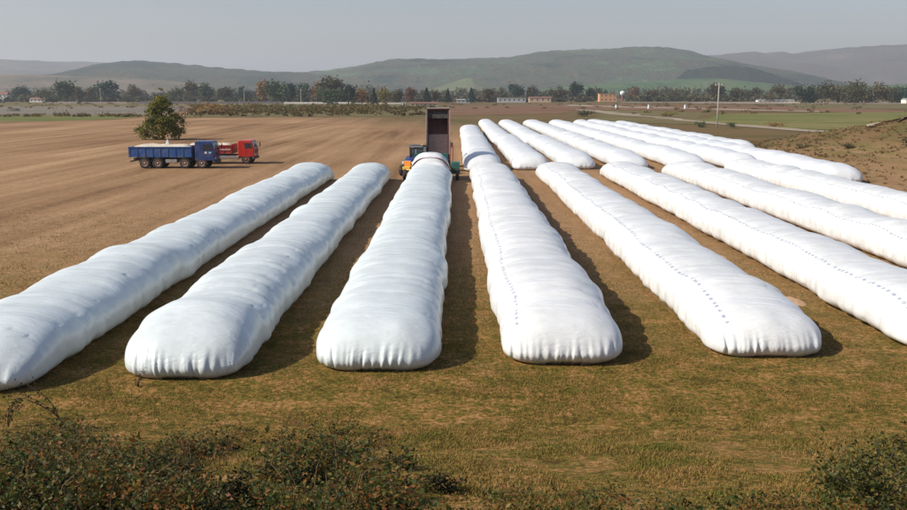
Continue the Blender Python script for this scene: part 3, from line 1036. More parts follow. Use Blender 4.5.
cab(tip, 5.4, 7.2, .85, 2.8, 2.4, maroon)
for x in (.9, 2.2, 6.2):
    for s in (-1, 1): wheel(tip, x, s * 1.05, .52, .52, .32, rim_m, s)
    MB().lathe_y([(-.95, .07), (.95, .07)], x, 0, .52, 10).build('axle', chassis_m, tip)
for s in (-1, 1):
    MB().box(.02, .07, s * .85 - .2, s * .85 + .2, .72, .86).build('tail_light', lamp_r, tip)

# bagging machine at the end of the third bag
bag_x = xC
bm = empty('bagging_machine', (bag_x, C_END - 2.4, 0), 0, 'green bagging machine with folded white film on its tunnel', 'machine')


def arch(x_half, zt, y0, y1, thick, n=20, z0=.25):
    m = MB(); vs = []; fs = []
    for k in range(n + 1):
        a = math.pi * k / n
        for rr in (0, thick):
            for y in (y0, y1):
                vs.append(((x_half + rr) * np.sign(math.cos(a)) * abs(math.cos(a)) ** .7, y, z0 + (zt - z0 + rr) * abs(math.sin(a)) ** .75))
    for k in range(n):
        q = k * 4
        fs += [(q, q + 4, q + 5, q + 1), (q + 2, q + 3, q + 7, q + 6), (q, q + 2, q + 6, q + 4), (q + 1, q + 5, q + 7, q + 3)]
    fs += [(0, 1, 3, 2), (n * 4, n * 4 + 2, n * 4 + 3, n * 4 + 1)]
    m.add(vs, fs); return m


arch(1.45, 2.05, 1.0, 4.6, .05).build('tunnel', green_m, bm, 0, True)
fb = MB()
vs = []; fs = []; nf = 15; na = 26
for i in range(nf):
    y = .15 + 2.2 * i / (nf - 1)
    q = (.10 if i % 2 else .0) + .07 * math.sin(i * 2.3)
    for k in range(na + 1):
        a = math.pi * k / na
        sag = .05 * math.sin(a * 5 + i)
        g_ = min(1.0, i / 6)
        vs.append(((1.70 - .1 * g_ + q) * np.sign(math.cos(a)) * abs(math.cos(a)) ** .7, y + sag, .08 + (1.52 + .85 * g_ + q) * abs(math.sin(a)) ** .75))
for i in range(nf - 1):
    for k in range(na):
        q = i * (na + 1) + k
        fs.append((q, q + na + 1, q + na + 2, q + 1))
fb.add(vs, fs); fb.build('folded_film', film_far, bm, 0, True)
cd = MB(); pts = []
for k in range(27):
    a = math.pi * k / 26
    pts.append((1.77 * np.sign(math.cos(a)) * abs(math.cos(a)) ** .7, .62, .10 + 2.08 * abs(math.sin(a)) ** .75))
cd.tube(pts, .05, 6); cd.build('holding_cord', paint('red_brown_cord', (.14, .03, .02), .7), bm, 0, True)
MB().box(-1.5, 1.5, 4.65, 4.8, .4, 2.3).build('rotor_housing', green_m, bm, .03)
hp = MB(); hp.add([(-1.4, 4.85, 1.1), (1.4, 4.85, 1.1), (1.4, 7.6, .9), (-1.4, 7.6, .9), (-1.4, 4.85, 1.22), (1.4, 4.85, 1.22), (1.4, 7.6, 1.02), (-1.4, 7.6, 1.02)],
                  [(0, 3, 2, 1), (4, 5, 6, 7), (0, 1, 5, 4), (1, 2, 6, 5), (2, 3, 7, 6), (3, 0, 4, 7)])
hp.build('feed_table', steel, bm)
for s in (-1, 1):
    MB().box(min(s * 1.4, s * 1.47), max(s * 1.4, s * 1.47), 4.85, 7.5, .95, 1.75).build('hopper_side', green_m, bm, .02)
MB().box(-.25, 2.6, 3.9, 4.2, .55, .85).build('axle_beam', green_m, bm, .03)
MB().box(1.75, 2.55, 3.4, 4.6, .95, 1.6).build('gearbox_cover', green_m, bm, .06)
for s in (-1, 1):
    w_ = wheel(bm, s * 2.35, 3.2, .5, .5, .3, rim_m, s)
    w_.rotation_euler = (0, 0, math.pi / 2)
MB().tube([(1.9, 4.3, .9), (1.95, 4.4, 3.1)], .045, 8).build('post', paint('red_post', (.33, .06, .04), .6), bm)
MB().tube([(-1.7, 4.6, .8), (-2.6, 5.2, .8)], .05, 8).build('drive_shaft', yellow_m, bm)

# blue tractor beside the bagging machine
TRY = 90.5
tr = empty('tractor', (AT(416, TRY), TRY, 0), R(-112), 'blue farm tractor with a cab left of the bagging machine', 'tractor')
MB().prism([(-.1, .85), (1.75, .85), (1.85, 1.0), (1.8, 1.5), (1.6, 1.62), (-.1, 1.72)], -.38, .38).build('bonnet', blue, tr, .05)
MB().box(1.8, 1.9, -.33, .33, .9, 1.45).build('grille', lamp_o, tr, .03)
MB().box(1.9, 2.2, -.4, .4, .6, .95).build('front_weight', yellow_m, tr, .04)
MB().box(-1.3, 1.7, -.25, .25, .55, .95).build('gearbox', chassis_m, tr, .04)
for x in (-1.25, -.12):
    for s in (-1, 1):
        MB().box(x - .04, x + .04, s * .66 - .04, s * .66 + .04, 1.3, 2.6).build('cab_post', black_m, tr)
MB().box(-1.2, -.17, -.62, .62, 1.62, 2.56).build('cab_glass', glass, tr)
MB().box(-1.25, -.1, -.66, .66, .95, 1.6).build('cab_base', blue, tr, .04)
MB().prism([(-1.4, 2.6), (.05, 2.6), (.0, 2.76), (-.3, 2.82), (-1.3, 2.8)], -.76, .76).build('roof', paint('dark_roof', (.03, .04, .05), .5), tr, .04)
for s in (-1, 1):
    wheel(tr, -.75, s * .92, .8, .8, .46, yellow_m, s)
    wheel(tr, 1.35, s * .8, .52, .52, .34, yellow_m, s)
    fm = MB(); vs = []; fs = []; n = 10
    for k in range(n + 1):
        a = math.pi * (.1 + .75 * k / n)
        for rr in (.88, .93):
            for yy in (.66, 1.17):
                vs.append((-.75 + rr * math.cos(a), s * yy, .8 + rr * math.sin(a)))
    for k in range(n):
        q = k * 4
        fs += [(q, q + 1, q + 5, q + 4), (q + 2, q + 6, q + 7, q + 3), (q + 1, q + 3, q + 7, q + 5), (q, q + 4, q + 6, q + 2)]
    fm.add(vs, fs); fm.build('fender', blue, tr)
    MB().box(1.83, 1.88, s * .48 - .1, s * .48 + .1, 1.2, 1.38).build('headlight', lamp_w, tr, .02)
MB().tube([(.9, .42, 1.4), (.9, .42, 2.5)], .05, 8).build('exhaust', steel, tr)
MB().lathe_y([(-.09, .001), (-.09, .07), (.09, .07), (.09, .001)], -.2, .55, 2.86, 10).build('beacon', lamp_o, tr)


# ------------------------------------------------------------------ trees and bushes of the plain
bark = paint('bark', (.09, .065, .045), .9, .3, 3, bump=.5)
LEAF = {
    'green': leafmat('leaves_green', [(.020, .042, .016), (.04, .07, .022), (.07, .09, .03)], gain=1.3),
    'dark': leafmat('leaves_dark', [(.008, .020, .012), (.018, .034, .018), (.032, .046, .022)], gain=1.3),
    'teal': leafmat('leaves_teal', [(.014, .042, .034), (.024, .058, .042), (.04, .072, .048)], gain=1.3),
    'brown': leafmat('leaves_brown', [(.04, .04, .018), (.075, .065, .028), (.12, .085, .04)], gain=1.3),
    'olive': leafmat('leaves_olive', [(.035, .035, .015), (.06, .058, .022), (.09, .078, .035)], gain=1.3),
    'orange': leafmat('leaves_orange', [(.12, .07, .02), (.22, .11, .025), (.28, .17, .05)], gain=1.3),
    'yellow': leafmat('leaves_yellow', [(.10, .09, .02), (.17, .14, .03), (.25, .19, .06)], gain=1.3),
    'red': leafmat('leaves_red', [(.09, .03, .02), (.15, .05, .03), (.12, .09, .04)], gain=1.3),
}


def crown_points(kind, n, rng):
    if kind == 'conifer':
        z = rng.uniform(.06, 1, n) ** .9
        tier = .75 + .25 * np.abs(np.sin(z * 17))
        r = (1.02 - z) * .5 * tier * np.sqrt(rng.uniform(.05, 1, n))
        a = rng.uniform(0, 6.283, n)
        return np.stack([r * np.cos(a), r * np.sin(a), z], 1)
    if kind == 'bush':
        k = 12
        c = np.stack([rng.uniform(-.36, .36, k), rng.uniform(-.36, .36, k), rng.uniform(.12, .7, k)], 1)
        sg = np.array([.12, .12, .15])
    elif kind == 'poplar':
        k = 12
        c = np.stack([rng.uniform(-.22, .22, k), rng.uniform(-.22, .22, k), np.linspace(.2, .92, k)], 1)
        sg = np.array([.14, .14, .06])
    else:
        k = 17
        c = []
        while len(c) < k:
            q = rng.uniform(-1, 1, 3)
            if .25 < np.linalg.norm(q) < 1: c.append(q)
        c = np.array(c) * np.array([.36, .36, .36]) + np.array([0, 0, .54])
        sg = np.array([.10, .10, .09])
    w = rng.uniform(.5, 1.4, len(c)); w /= w.sum()
    i = rng.choice(len(c), n, p=w)
    p = c[i] + rng.normal(size=(n, 3)) * sg
    p[:, 2] = np.clip(p[:, 2], .01, 1.05)
    return p


TREE_CACHE = {}


def tree_meshes(kind, leaf, variant, n=900, size=.05):
    key = (kind, leaf, variant, n)
    if key not in TREE_CACHE:
        rng = np.random.default_rng(abs(hash((kind, variant))) % 1000 if False else variant * 31 + len(kind))
        Vt, Ft = leaf_arrays(crown_points(kind, n, rng), size, rng, aspect=.75)
        cr = np_mesh('crown', Vt, Ft, LEAF[leaf])
        m = MB()
        top = .55 if kind != 'conifer' else .9
        m.tube([(0, 0, -.02), (.01, 0, top * .5), (-.01, .01, top)], [.028, .02, .008], 6)
        if kind == 'round':
            for q in range(5):
                a = q * 1.3 + variant
                m.tube([(0, 0, .22 + .05 * q), (.13 * math.cos(a), .13 * math.sin(a), .42 + .05 * q), (.26 * math.cos(a), .26 * math.sin(a), .58 + .05 * q)], [.014, .01, .004], 5)
        tm = bpy.data.meshes.new('trunk'); tm.from_pydata(m.v, [], m.f); tm.materials.append(bark)
        TREE_CACHE[key] = (cr, tm)
    return TREE_CACHE[key]


def tree(name, u, top_v, w_px, D, kind, leaf, label, variant=0, group=None, n=900, size=.05, cat='tree', base=None):
    w_px *= 1.15
    x = AT(u, D) if base is None else base[0]
    y = D if base is None else base[1]
    z0 = float(gz(x, y))
    base_v = HORIZON + (CAM_H - z0) * FPX / y
    h = (base_v - top_v) * y / FPX
    w = w_px * y / FPX
    r = empty(name, (x, y, z0), variant * 1.1 + u, label, cat, group)
    r.scale = (w, w, h)
    cr, tm = tree_meshes(kind, leaf, variant, n, size)
    mesh_obj('crown', cr, r); mesh_obj('trunk' if kind != 'bush' else 'stem', tm, r)
    return r


T = [  # u, top_v, width, distance, kind, colour, label
    (70, 80, 22, 900, 'round', 'green', 'big round green tree at left, left of the lone field tree'),
    (84, 86, 14, 930, 'round', 'olive', 'smaller olive tree right beside the big round green one at left'),
    (28, 86, 18, 1000, 'round', 'teal', 'bluish green tree right of the small white house'),
    (48, 87, 15, 980, 'round', 'brown', 'brown tree between the white house and the big round green tree'),
    (113, 82, 24, 950, 'round', 'teal', 'bluish green tree just left of the lone field tree'),
    (97, 86, 14, 980, 'round', 'brown', 'brownish tree two places left of the lone field tree'),
    (138, 84, 16, 1000, 'round', 'brown', 'brown tree directly left behind the lone field tree'),
    (194, 81, 17, 950, 'round', 'brown', 'tall brown tree just right of the lone field tree'),
    (180, 86, 13, 980, 'round', 'olive', 'olive tree peeping out right behind the lone field tree'),
    (209, 84, 17, 980, 'round', 'green', 'green tree second right of the lone field tree'),
    (228, 86, 16, 960, 'round', 'olive', 'olive tree third right of the lone field tree'),
    (246, 86, 16, 980, 'round', 'teal', 'bluish tree just left of the orange tree'),
    (267, 80, 13, 850, 'round', 'orange', 'orange autumn tree left of the large green tree'),
    (282, 78, 27, 840, 'round', 'green', 'large green tree right of the orange autumn tree'),
    (293, 84, 12, 800, 'round', 'dark', 'dark tree at the right foot of the large green tree'),
    (305, 82, 14, 900, 'round', 'green', 'narrow green tree between the two largest trees left of centre'),
    (319, 81, 15, 900, 'round', 'orange', 'reddish orange tree left of the widest tree'),
    (332, 76.5, 33, 860, 'round', 'olive', 'widest tree, olive with bluish top, left of the tipped lorry'),
    (334, 87, 20, 700, 'bush', 'green', 'bright green low tree in front of the widest tree'),
    (350, 86, 18, 700, 'round', 'dark', 'dark low tree right of the bright green one'),
    (363, 88, 12, 720, 'round', 'orange', 'pale orange small tree between two dark trees left of the tractor'),
    (375, 89, 10, 640, 'conifer', 'dark', 'dark conifer left of the yellowish tree'),
    (386, 88, 12, 660, 'round', 'yellow', 'yellowish tree just left of the tractor and cream hut'),
    (398, 87, 12, 760, 'round', 'brown', 'brown tree right behind the cream hut'),
    (411, 88, 12, 800, 'round', 'red', 'reddish tree above the row of low huts'),
    (427, 88, 12, 760, 'conifer', 'dark', 'dark conifer directly above the tipped lorry, left one'),
    (448, 89, 9, 780, 'conifer', 'dark', 'slim dark conifer just right of the tipped lorry'),
    (437, 90, 11, 800, 'round', 'brown', 'brown bushy tree between the two conifers over the tipped lorry'),
    (471, 88, 12, 780, 'conifer', 'teal', 'broad dark conifer farther right of the tipped lorry'),
    (487, 89, 15, 900, 'round', 'brown', 'brown tree left of the long grey building'),
    (515, 83, 16, 1050, 'round', 'teal', 'bluish tree rising behind the long grey building'),
    (500, 87, 12, 1050, 'round', 'brown', 'brown tree behind the left end of the grey building'),
    (532, 86, 14, 1050, 'round', 'brown', 'brown tree behind the tan building, left one'),
    (556, 85, 18, 1000, 'round', 'brown', 'broad brown tree right of the tan building'),
    (574, 83, 15, 1020, 'round', 'dark', 'dark tall tree left of the orange building'),
    (589, 88, 9, 1020, 'round', 'dark', 'small dark tree touching the left wall of the orange building'),
    (632, 87, 10, 1020, 'round', 'red', 'reddish tree right of the white-headed water tower'),
    (650, 90, 14, 1050, 'round', 'brown', 'low brown tree farther right of the water tower'),
    (672, 90, 16, 1050, 'round', 'olive', 'low olive tree left of the utility pole'),
    (712, 84, 17, 1000, 'round', 'brown', 'bare brown tree right behind the utility pole'),
    (733, 87, 14, 1000, 'round', 'brown', 'brown tree second right of the utility pole'),
    (750, 87, 15, 1000, 'round', 'olive', 'olive tree above the long pale low building'),
    (772, 86, 15, 1000, 'round', 'brown', 'brown tree left of the dark tree clump at right'),
]
for i, (u, tv, w, D, kind, leaf, lb) in enumerate(T):
    tree('tree' if kind != 'conifer' else 'conifer_tree', u, tv, w, D, kind, leaf, lb, i % 5, 'trees along the far side of the plain')
clump = [(797, 84, 17, 'dark'), (808, 85, 15, 'dark'), (820, 82, 17, 'olive'), (832, 83, 16, 'brown'), (843, 81, 18, 'olive'), (851, 79.5, 15, 'olive'), (860, 82, 17, 'brown'),
         (872, 84, 17, 'brown'), (884, 85, 16, 'olive'), (893, 87, 13, 'dark'), (905, 84, 15, 'teal')]
side = ['first', 'second', 'third', 'fourth', 'fifth', 'sixth', 'seventh', 'eighth', 'ninth', 'tenth', 'eleventh']
colour = {'dark': 'dark green', 'olive': 'olive', 'brown': 'brown', 'teal': 'bluish green'}
for i, (u, tv, w, leaf) in enumerate(clump):
    tree('tree', u, tv, w, 800 + (i * 37) % 60, 'bush', leaf,
         colour[leaf] + ' tree, ' + side[i] + ' from the left in the clump near the right edge', i % 5, 'trees of the clump at the right')

# bushes out on the plain
B = [
    (586, 108.5, 15, 330, 'dark', 'dark green bush behind the far white bags, alone'),
    (698, 119.5, 11, 222, 'green', 'green bush left of the utility pole foot'),
    (728, 121, 10, 216, 'green', 'green bush right of the utility pole foot'),
    (773, 121, 17, 225, 'orange', 'rusty orange bush on the edge of the green meadow'),
    (752, 107.5, 12, 480, 'olive', 'olive bush on the brown land right of the pole'),
    (733, 100.5, 8, 900, 'dark', 'small dark bush by the pale dirt road'),
    (632, 111.5, 5, 370, 'dark', 'tiny dark bush in the olive grass above the bags'),
    (668, 111, 18, 320, 'yellow', 'yellowish bush in the olive grass left of the pole'),
    (18, 107.5, 9, 430, 'dark', 'dark bush at the far left on the pale fallow field'),
    (10, 96, 10, 860, 'dark', 'dark bush in front of the white house'),
    (212, 101.5, 34, 360, 'orange', 'broad rusty yellow bush right of the lone field tree'),
    (188, 106, 14, 350, 'red', 'reddish bush between the lone tree and the rusty one'),
    (84, 101, 5, 700, 'dark', 'tiny dark bush on the pale land at left'),
]
for i, (u, tv, w, D, leaf, lb) in enumerate(B):
    tree('bush', u, tv, w, D, 'bush', leaf, lb, i % 5, 'bushes dotted over the plain', 380, .05, 'bush')
for i, (x, y, h, w, leaf, lb) in enumerate([
        (47.5, 100, 1.3, 1.9, 'dark', 'dark bush on the earth mound by the right edge'),
        (45, 90, .8, 1.2, 'olive', 'small olive bush on the slope of the mound'),
        (44.2, 108, .8, 1.6, 'brown', 'brown tuft near the top of the mound'),
        (41.8, 86, .7, 1.1, 'brown', 'small brown tuft low on the mound, near the bag end'),
        (42, 116, .8, 1.5, 'olive', 'olive tuft on the left shoulder of the mound')]):
    z0 = float(gz(x, y))
    r = empty('bush', (x, y, z0 - .05), i, lb, 'bush', 'tufts on the earth mound')
    r.scale = (w, w, h)
    cr, tm = tree_meshes('bush', leaf, i % 5, 380, .05)
    mesh_obj('crown', cr, r); mesh_obj('stem', tm, r)

# the lone tree in the field
lp = P(163, 139.5)
LT = empty('tree', (lp.x, lp.y, 0), 0, 'lone bushy tree in the stubble field behind the blue lorry', 'tree')
rng = np.random.default_rng(5)
cl = []
for _ in range(85):
    a = rng.uniform(0, 6.283); zz = rng.uniform(.2, 6.6)
    rmax = 3.9 * min(1, .78 + zz * .12) * max(.04, 1 - max(0, zz - 2.8) / 3.9) ** .62 * rng.uniform(.72, 1.1)
    r_ = rmax * math.sqrt(rng.uniform(.15, 1))
    cl.append((r_ * math.cos(a), r_ * math.sin(a), zz))
for zz in np.linspace(6.4, 8.4, 5): cl.append((rng.uniform(-.5, .4), rng.uniform(-.4, .4), zz))
cl = np.array(cl)
i = rng.integers(0, len(cl), 13500)
C = cl[i] + rng.normal(size=(13500, 3)) * np.array([.46, .46, .34])
C[:, 2] = np.maximum(C[:, 2], .1)
keep = ~((C[:, 2] > 6.2) & (rng.uniform(size=len(C)) < .6)) & (vnoise(C[:, 0] * .9 + 20, C[:, 2] * .9, 33) * .5 + vnoise(C[:, 1] * .9 + 20, C[:, 2] * .9 + 7, 34) * .5 > .34)
C = C[keep]
Vt, Ft = leaf_arrays(C, .16, rng, aspect=.6)
lt_leaf = leafmat('lone_tree_leaves', [(.025, .034, .009), (.07, .085, .014), (.13, .14, .02), (.24, .20, .028), (.36, .18, .03)], transl=.3, scale=.33)
mesh_obj('crown', np_mesh('crown', Vt, Ft, lt_leaf), LT)
m = MB()
m.tube([(0, 0, -.1), (.05, 0, 1.2), (-.1, .1, 3.2), (0, 0, 5.5), (.05, 0, 8.3)], [.24, .2, .14, .08, .02], 8)
for q in range(14):
    a = q * 2.4; z0 = .7 + q * .36; L_ = 3.0 - q * .13
    m.tube([(0, 0, z0), (L_ * .5 * math.cos(a), L_ * .5 * math.sin(a), z0 + .7), (L_ * math.cos(a), L_ * math.sin(a), z0 + 1.1)], [.09, .06, .02], 6)
m.build('trunk', bark, LT)

# woods too far off to tell the trees apart
rng = np.random.default_rng(77)


def wood(name, spans, D0, D1, hmin, hmax, dens, leafs, size, label, n_leaf=70, kind='stuff', cat='wood', wfac=.9):
    cs = []
    for u0, u1 in spans:
        k = int((u1 - u0) / 907 * dens)
        for _ in range(k):
            D = rng.uniform(D0, D1); u = rng.uniform(u0, u1)
            h = rng.uniform(hmin, hmax) * (.65 + .7 * float(vnoise(u / 17, 0, 5)))
            w = h * wfac * rng.uniform(.7, 1.2)
            p = crown_points('bush', n_leaf, rng) * np.array([w, w, h])
            cs.append(p + np.array([AT(u, D), D, float(gz(AT(u, D), D))]))
    C = np.concatenate(cs)
    Vt, Ft = leaf_arrays(C, size, rng, aspect=.8)
    o = mesh_obj(name, np_mesh(name, Vt, Ft, leafs))
    return tag(o, label, cat, kind='stuff')


mixed = leafmat('leaves_mixed', [(.028, .05, .024), (.05, .075, .03), (.085, .08, .035), (.13, .09, .045), (.045, .075, .04)], scale=.02)
scrub_l = leafmat('leaves_scrub', [(.03, .042, .014), (.07, .09, .025), (.12, .11, .03), (.20, .09, .035), (.10, .12, .035), (.06, .085, .04)], transl=.35, scale=.06)
wood('wood', [(-300, 1200)], 1250, 1650, 11, 19, 380, mixed, 1.7, 'hazy belt of mixed woods at the foot of the hills', 110)
wood('hedgerow', [(-300, 590), (625, 790)], 900, 1080, 4, 9, 620, mixed, 1.0, 'continuous low belt of mixed trees and hedges across the plain', 90, wfac=1.5)
wood('scrub', [(192, 434)], 325, 560, 1.2, 3.6, 1300, scrub_l, .36, 'low mixed autumn scrub beyond the stubble, left of the tipped lorry', 60, wfac=1.7)
wood('hedge', [(-150, 150)], 322, 336, .8, 1.7, 320, scrub_l, .25, 'low dark hedge line along the fallow field at left', 40, wfac=2.2)
gr_ = []
for _ in range(3200):
    x_ = rng.uniform(36, 75); y_ = rng.uniform(58, 150)
    if rng.uniform() > float(vnoise(x_ * .12, y_ * .12, 14)) * 1.3: continue
    k_ = 13; h_ = rng.uniform(.08, .36); w_0 = rng.uniform(.3, 1.1)
    gr_.append(crown_points('bush', k_, rng) * np.array([w_0, w_0, h_]) + np.array([x_, y_, float(gz(x_, y_))]))
Vt, Ft = leaf_arrays(np.concatenate(gr_), .10, rng, aspect=.5)
tag(mesh_obj('mound_growth', np_mesh('mound_growth', Vt, Ft, leafmat('mound_weeds', [(.05, .045, .016), (.11, .085, .03), (.17, .10, .04), (.22, .14, .06), (.12, .11, .03)], .8, .25, scale=.25))), 'rough tufts of weeds all over the earth mound', 'weeds', kind='stuff')
wood('rough_growth', [(600, 860)], 360, 760, .6, 1.6, 260, scrub_l, .32, 'tufts of rough growth on the brown land at right', 36, wfac=3.0)
wood('rough_growth', [(440, 600)], 480, 800, .6, 1.5, 130, scrub_l, .32, 'tufts of rough growth on the bare land behind the far bags', 36, wfac=3.0)
wood('rough_growth', [(-100, 200)], 480, 800, .6, 1.8, 220, scrub_l, .32, 'tufts of rough growth on the pasture at far left', 36, wfac=3.0)

# ------------------------------------------------------------------ far buildings, walls, pole
plaster = paint('white_plaster', (.72, .69, .62), .9, .12, .8)
greyw = paint('grey_wall', (.42, .42, .41), .9, .15, .5)
tanw = paint('tan_wall', (.52, .38, .24), .9, .12, .5)
orangew = paint('orange_wall', (.60, .30, .14), .9, .12, .4)
roofr = paint('tile_roof', (.22, .10, .07), .9, .25, .7)
roofg = paint('grey_roof', (.30, .30, .30), .8, .2, .6)
dark_glass = glass


def building(name, u, D, w, d, h, wall, roof, label, gable=0.0, nwin=4, storeys=1, cat='building'):
    x = AT(u, D)
    r = empty(name, (x, D, 0), 0, label, cat)
    MB().box(-w / 2, w / 2, 0, d, -.2, h).build('wall', wall, r)
    if gable > 0:
        m = MB()
        m.add([(-w / 2 - .3, -.4, h + .02), (w / 2 + .3, -.4, h + .02), (w / 2 + .3, d + .4, h + .02), (-w / 2 - .3, d + .4, h + .02), (-w / 2 - .3, d / 2, h + gable), (w / 2 + .3, d / 2, h + gable)],
              [(0, 1, 5, 4), (2, 3, 4, 5), (0, 4, 3), (1, 2, 5), (0, 3, 2, 1)])
        m.build('roof', roof, r)
    else:
        MB().box(-w / 2 - .25, w / 2 + .25, -.25, d + .25, h + .01, h + .35).build('roof', roof, r)
    for s_ in range(storeys):
        for k in range(nwin):
            xx = -w / 2 + w * (k + .5) / nwin
            zz = h / storeys * s_ + h / storeys * .42
            ww = min(1.4, w / nwin * .4); hh = h / storeys * .36
            f = MB().box(xx - ww / 2 - .1, xx + ww / 2 + .1, -.06, -.003, zz - .1, zz + hh + .1).build('window', plaster, r)
            MB().box(xx - ww / 2, xx + ww / 2, -.075, -.061, zz, zz + hh).build('pane', dark_glass, f)
    return r


building('house', 8, 960, 9, 8, 7.0, plaster, roofr, 'small white house at the far left edge', 2.5, 2, 2, 'house')
building('farm_building', 42, 900, 14, 8, 2.8, plaster, roofr, 'low white building with reddish roof right of the small house', 1.6, 4)
building('orange_building', 606, 960, 17, 12, 7.6, orangew, orangew, 'flat-roofed orange building in the middle distance', 0, 4, 2)
building('farm_building', 511, 860, 25, 10, 4.0, greyw, roofg, 'long grey building right of the conifers', 0, 6)
building('farm_building', 539, 880, 20, 9, 4.2, tanw, roofr, 'tan building joined on the right of the long grey one', 1.0, 4)
building('hut', 404.5, 560, 2.3, 2.3, 2.9, plaster, roofg, 'small cream hut left of the tipped lorry', 0, 1, 1, 'hut')
building('shed_row', 424, 600, 17, 4, 1.9, tanw, roofr, 'row of low brown sheds right of the cream hut', .8, 6, 1, 'shed')
building('shed', 905, 800, 9, 9, 3.0, plaster, roofg, 'white shed cut by the right edge of the photo', 1.2, 2, 1, 'shed')
building('greenhouse', 772, 900, 34, 8, 1.8, plaster, roofg, 'long pale low building left of the tree clump at right', .8, 8)
building('farm_building', 700, 1010, 14, 8, 3.4, greyw, roofr, 'small grey farmhouse left of the utility pole', 1.6, 3)
building('farm_building', 463, 820, 11, 7, 2.6, greyw, roofg, 'small grey building between the conifers right of the tipped lorry', .8, 3)


def low_wall(name, u0, u1, D, h, mat, label, cat='wall', n=10):
    x0, x1 = AT(u0, D), AT(u1, D)
    r = empty(name, ((x0 + x1) / 2, D, 0), 0, label, cat)
    w = (x1 - x0) / n
    for k in range(n):
        a = x0 - (x0 + x1) / 2 + k * w
        MB().box(a + .03, a + w - .03, 0, .25, -.1, h).build('panel', mat, r)
        MB().box(a - .12, a + .12, -.05, .3, -.1, h + .12).build('post', mat, r)
    return r


low_wall('wall', 286, 352, 760, 1.3, plaster, 'white wall panels below the widest tree', n=14)
low_wall('wall', 356, 402, 740, .9, plaster, 'lower white wall left of the cream hut', n=10)
low_wall('wall', 142, 284, 780, 1.6, paint('purple_grey_wall', (.17, .15, .16), .9, .2, .5), 'dark grey wall right of the lone tree, left of the white panels', n=24)
low_wall('wall', 52, 130, 800, 1.0, paint('pinkish_wall', (.45, .36, .32), .9, .2, .5), 'pale pinkish wall at the far left below the trees', n=16)
low_wall('wall', 620, 770, 850, .9, paint('tan_bank_wall', (.40, .34, .27), .9, .2, .5), 'pale low wall behind the brown land at right', n=24)

wt = empty('water_tower', (AT(620, 980), 980, 0), 0, 'white-headed tower with reddish leg right of the orange building', 'tower')
MB(Matrix.Rotation(math.pi / 2, 4, 'X')).lathe_y([(0, 1.0), (6.2, .8)], 0, 0, 0, 12).build('shaft', paint('red_brick', (.30, .10, .08), .9), wt)
MB(Matrix.Rotation(math.pi / 2, 4, 'X')).lathe_y([(6.0, .8), (7.2, 2.3), (9.2, 2.6), (10.4, 1.6), (10.8, .05)], 0, 0, 0, 16).build('tank', white_m, wt, 0, True)

for u, lb in ((615, 'small white concrete marker, left of three above the far bags'), (647, 'small white concrete marker, middle of three above the far bags'), (683, 'small white concrete marker, right one of three left of the pole')):
    D = 500
    r = empty('concrete_marker', (AT(u, D), D, 0), .3, lb, 'marker', 'white markers on the brown land')
    MB().prism([(-.8, -.1), (.8, -.1), (.65, 2.0), (-.65, 2.0)], -.5, .5).build('block', plaster, r, .05)
    MB().box(-.75, .75, -.6, .6, 2.0, 2.2).build('cap', greyw, r)

pole_m = paint('weathered_pole', (.42, .38, .34), .85, .2, 2, bump=.3)
pp = (AT(714.5, 219), 219)
up_ = empty('utility_pole', (pp[0], pp[1], 0), .1, 'tall grey utility pole with a short crossarm at right', 'utility pole')
MB().tube([(0, 0, -.3), (.03, 0, 5), (.06, 0, 10.1)], [.16, .13, .10], 10).build('pole', pole_m, up_, 0, True)
MB().box(-.85, .95, -.07, .07, 9.5, 9.65).build('crossarm', pole_m, up_)
for x in (-.75, .05, .85):
    MB(Matrix.Translation((x, 0, 9.66)) @ Matrix.Rotation(math.pi / 2, 4, 'X')).lathe_y([(0, .05), (.08, .09), (.2, .06), (.28, .01)], 0, 0, 0, 8).build('insulator', plaster, up_)
for u, D, h, lb in ((105, 900, 13, 'thin far pole left of the lone tree'), (247, 880, 13, 'thin far pole left of the orange tree'), (303, 820, 12, 'thin far pole right of the large green tree')):
    q = empty('far_pole', (AT(u, D), D, 0), 0, lb, 'pole', 'thin poles along the far road')
    MB().tube([(0, 0, -.2), (0, 0, h)], [.3, .2], 8).build('pole', pole_m, q)
    MB().box(-1.3, 1.3, -.1, .1, h - .9, h - .6).build('crossarm', pole_m, q)

# ------------------------------------------------------------------ dry grass in front


def PG(u, v):
    d = ray(u, v); t = 5.0
    for _ in range(400):
        p = Vector((0, 0, CAM_H)) + d * t
        if p.z <= float(gz(p.x, p.y)): return p
        t += .1
    return p


rng = np.random.default_rng(9)


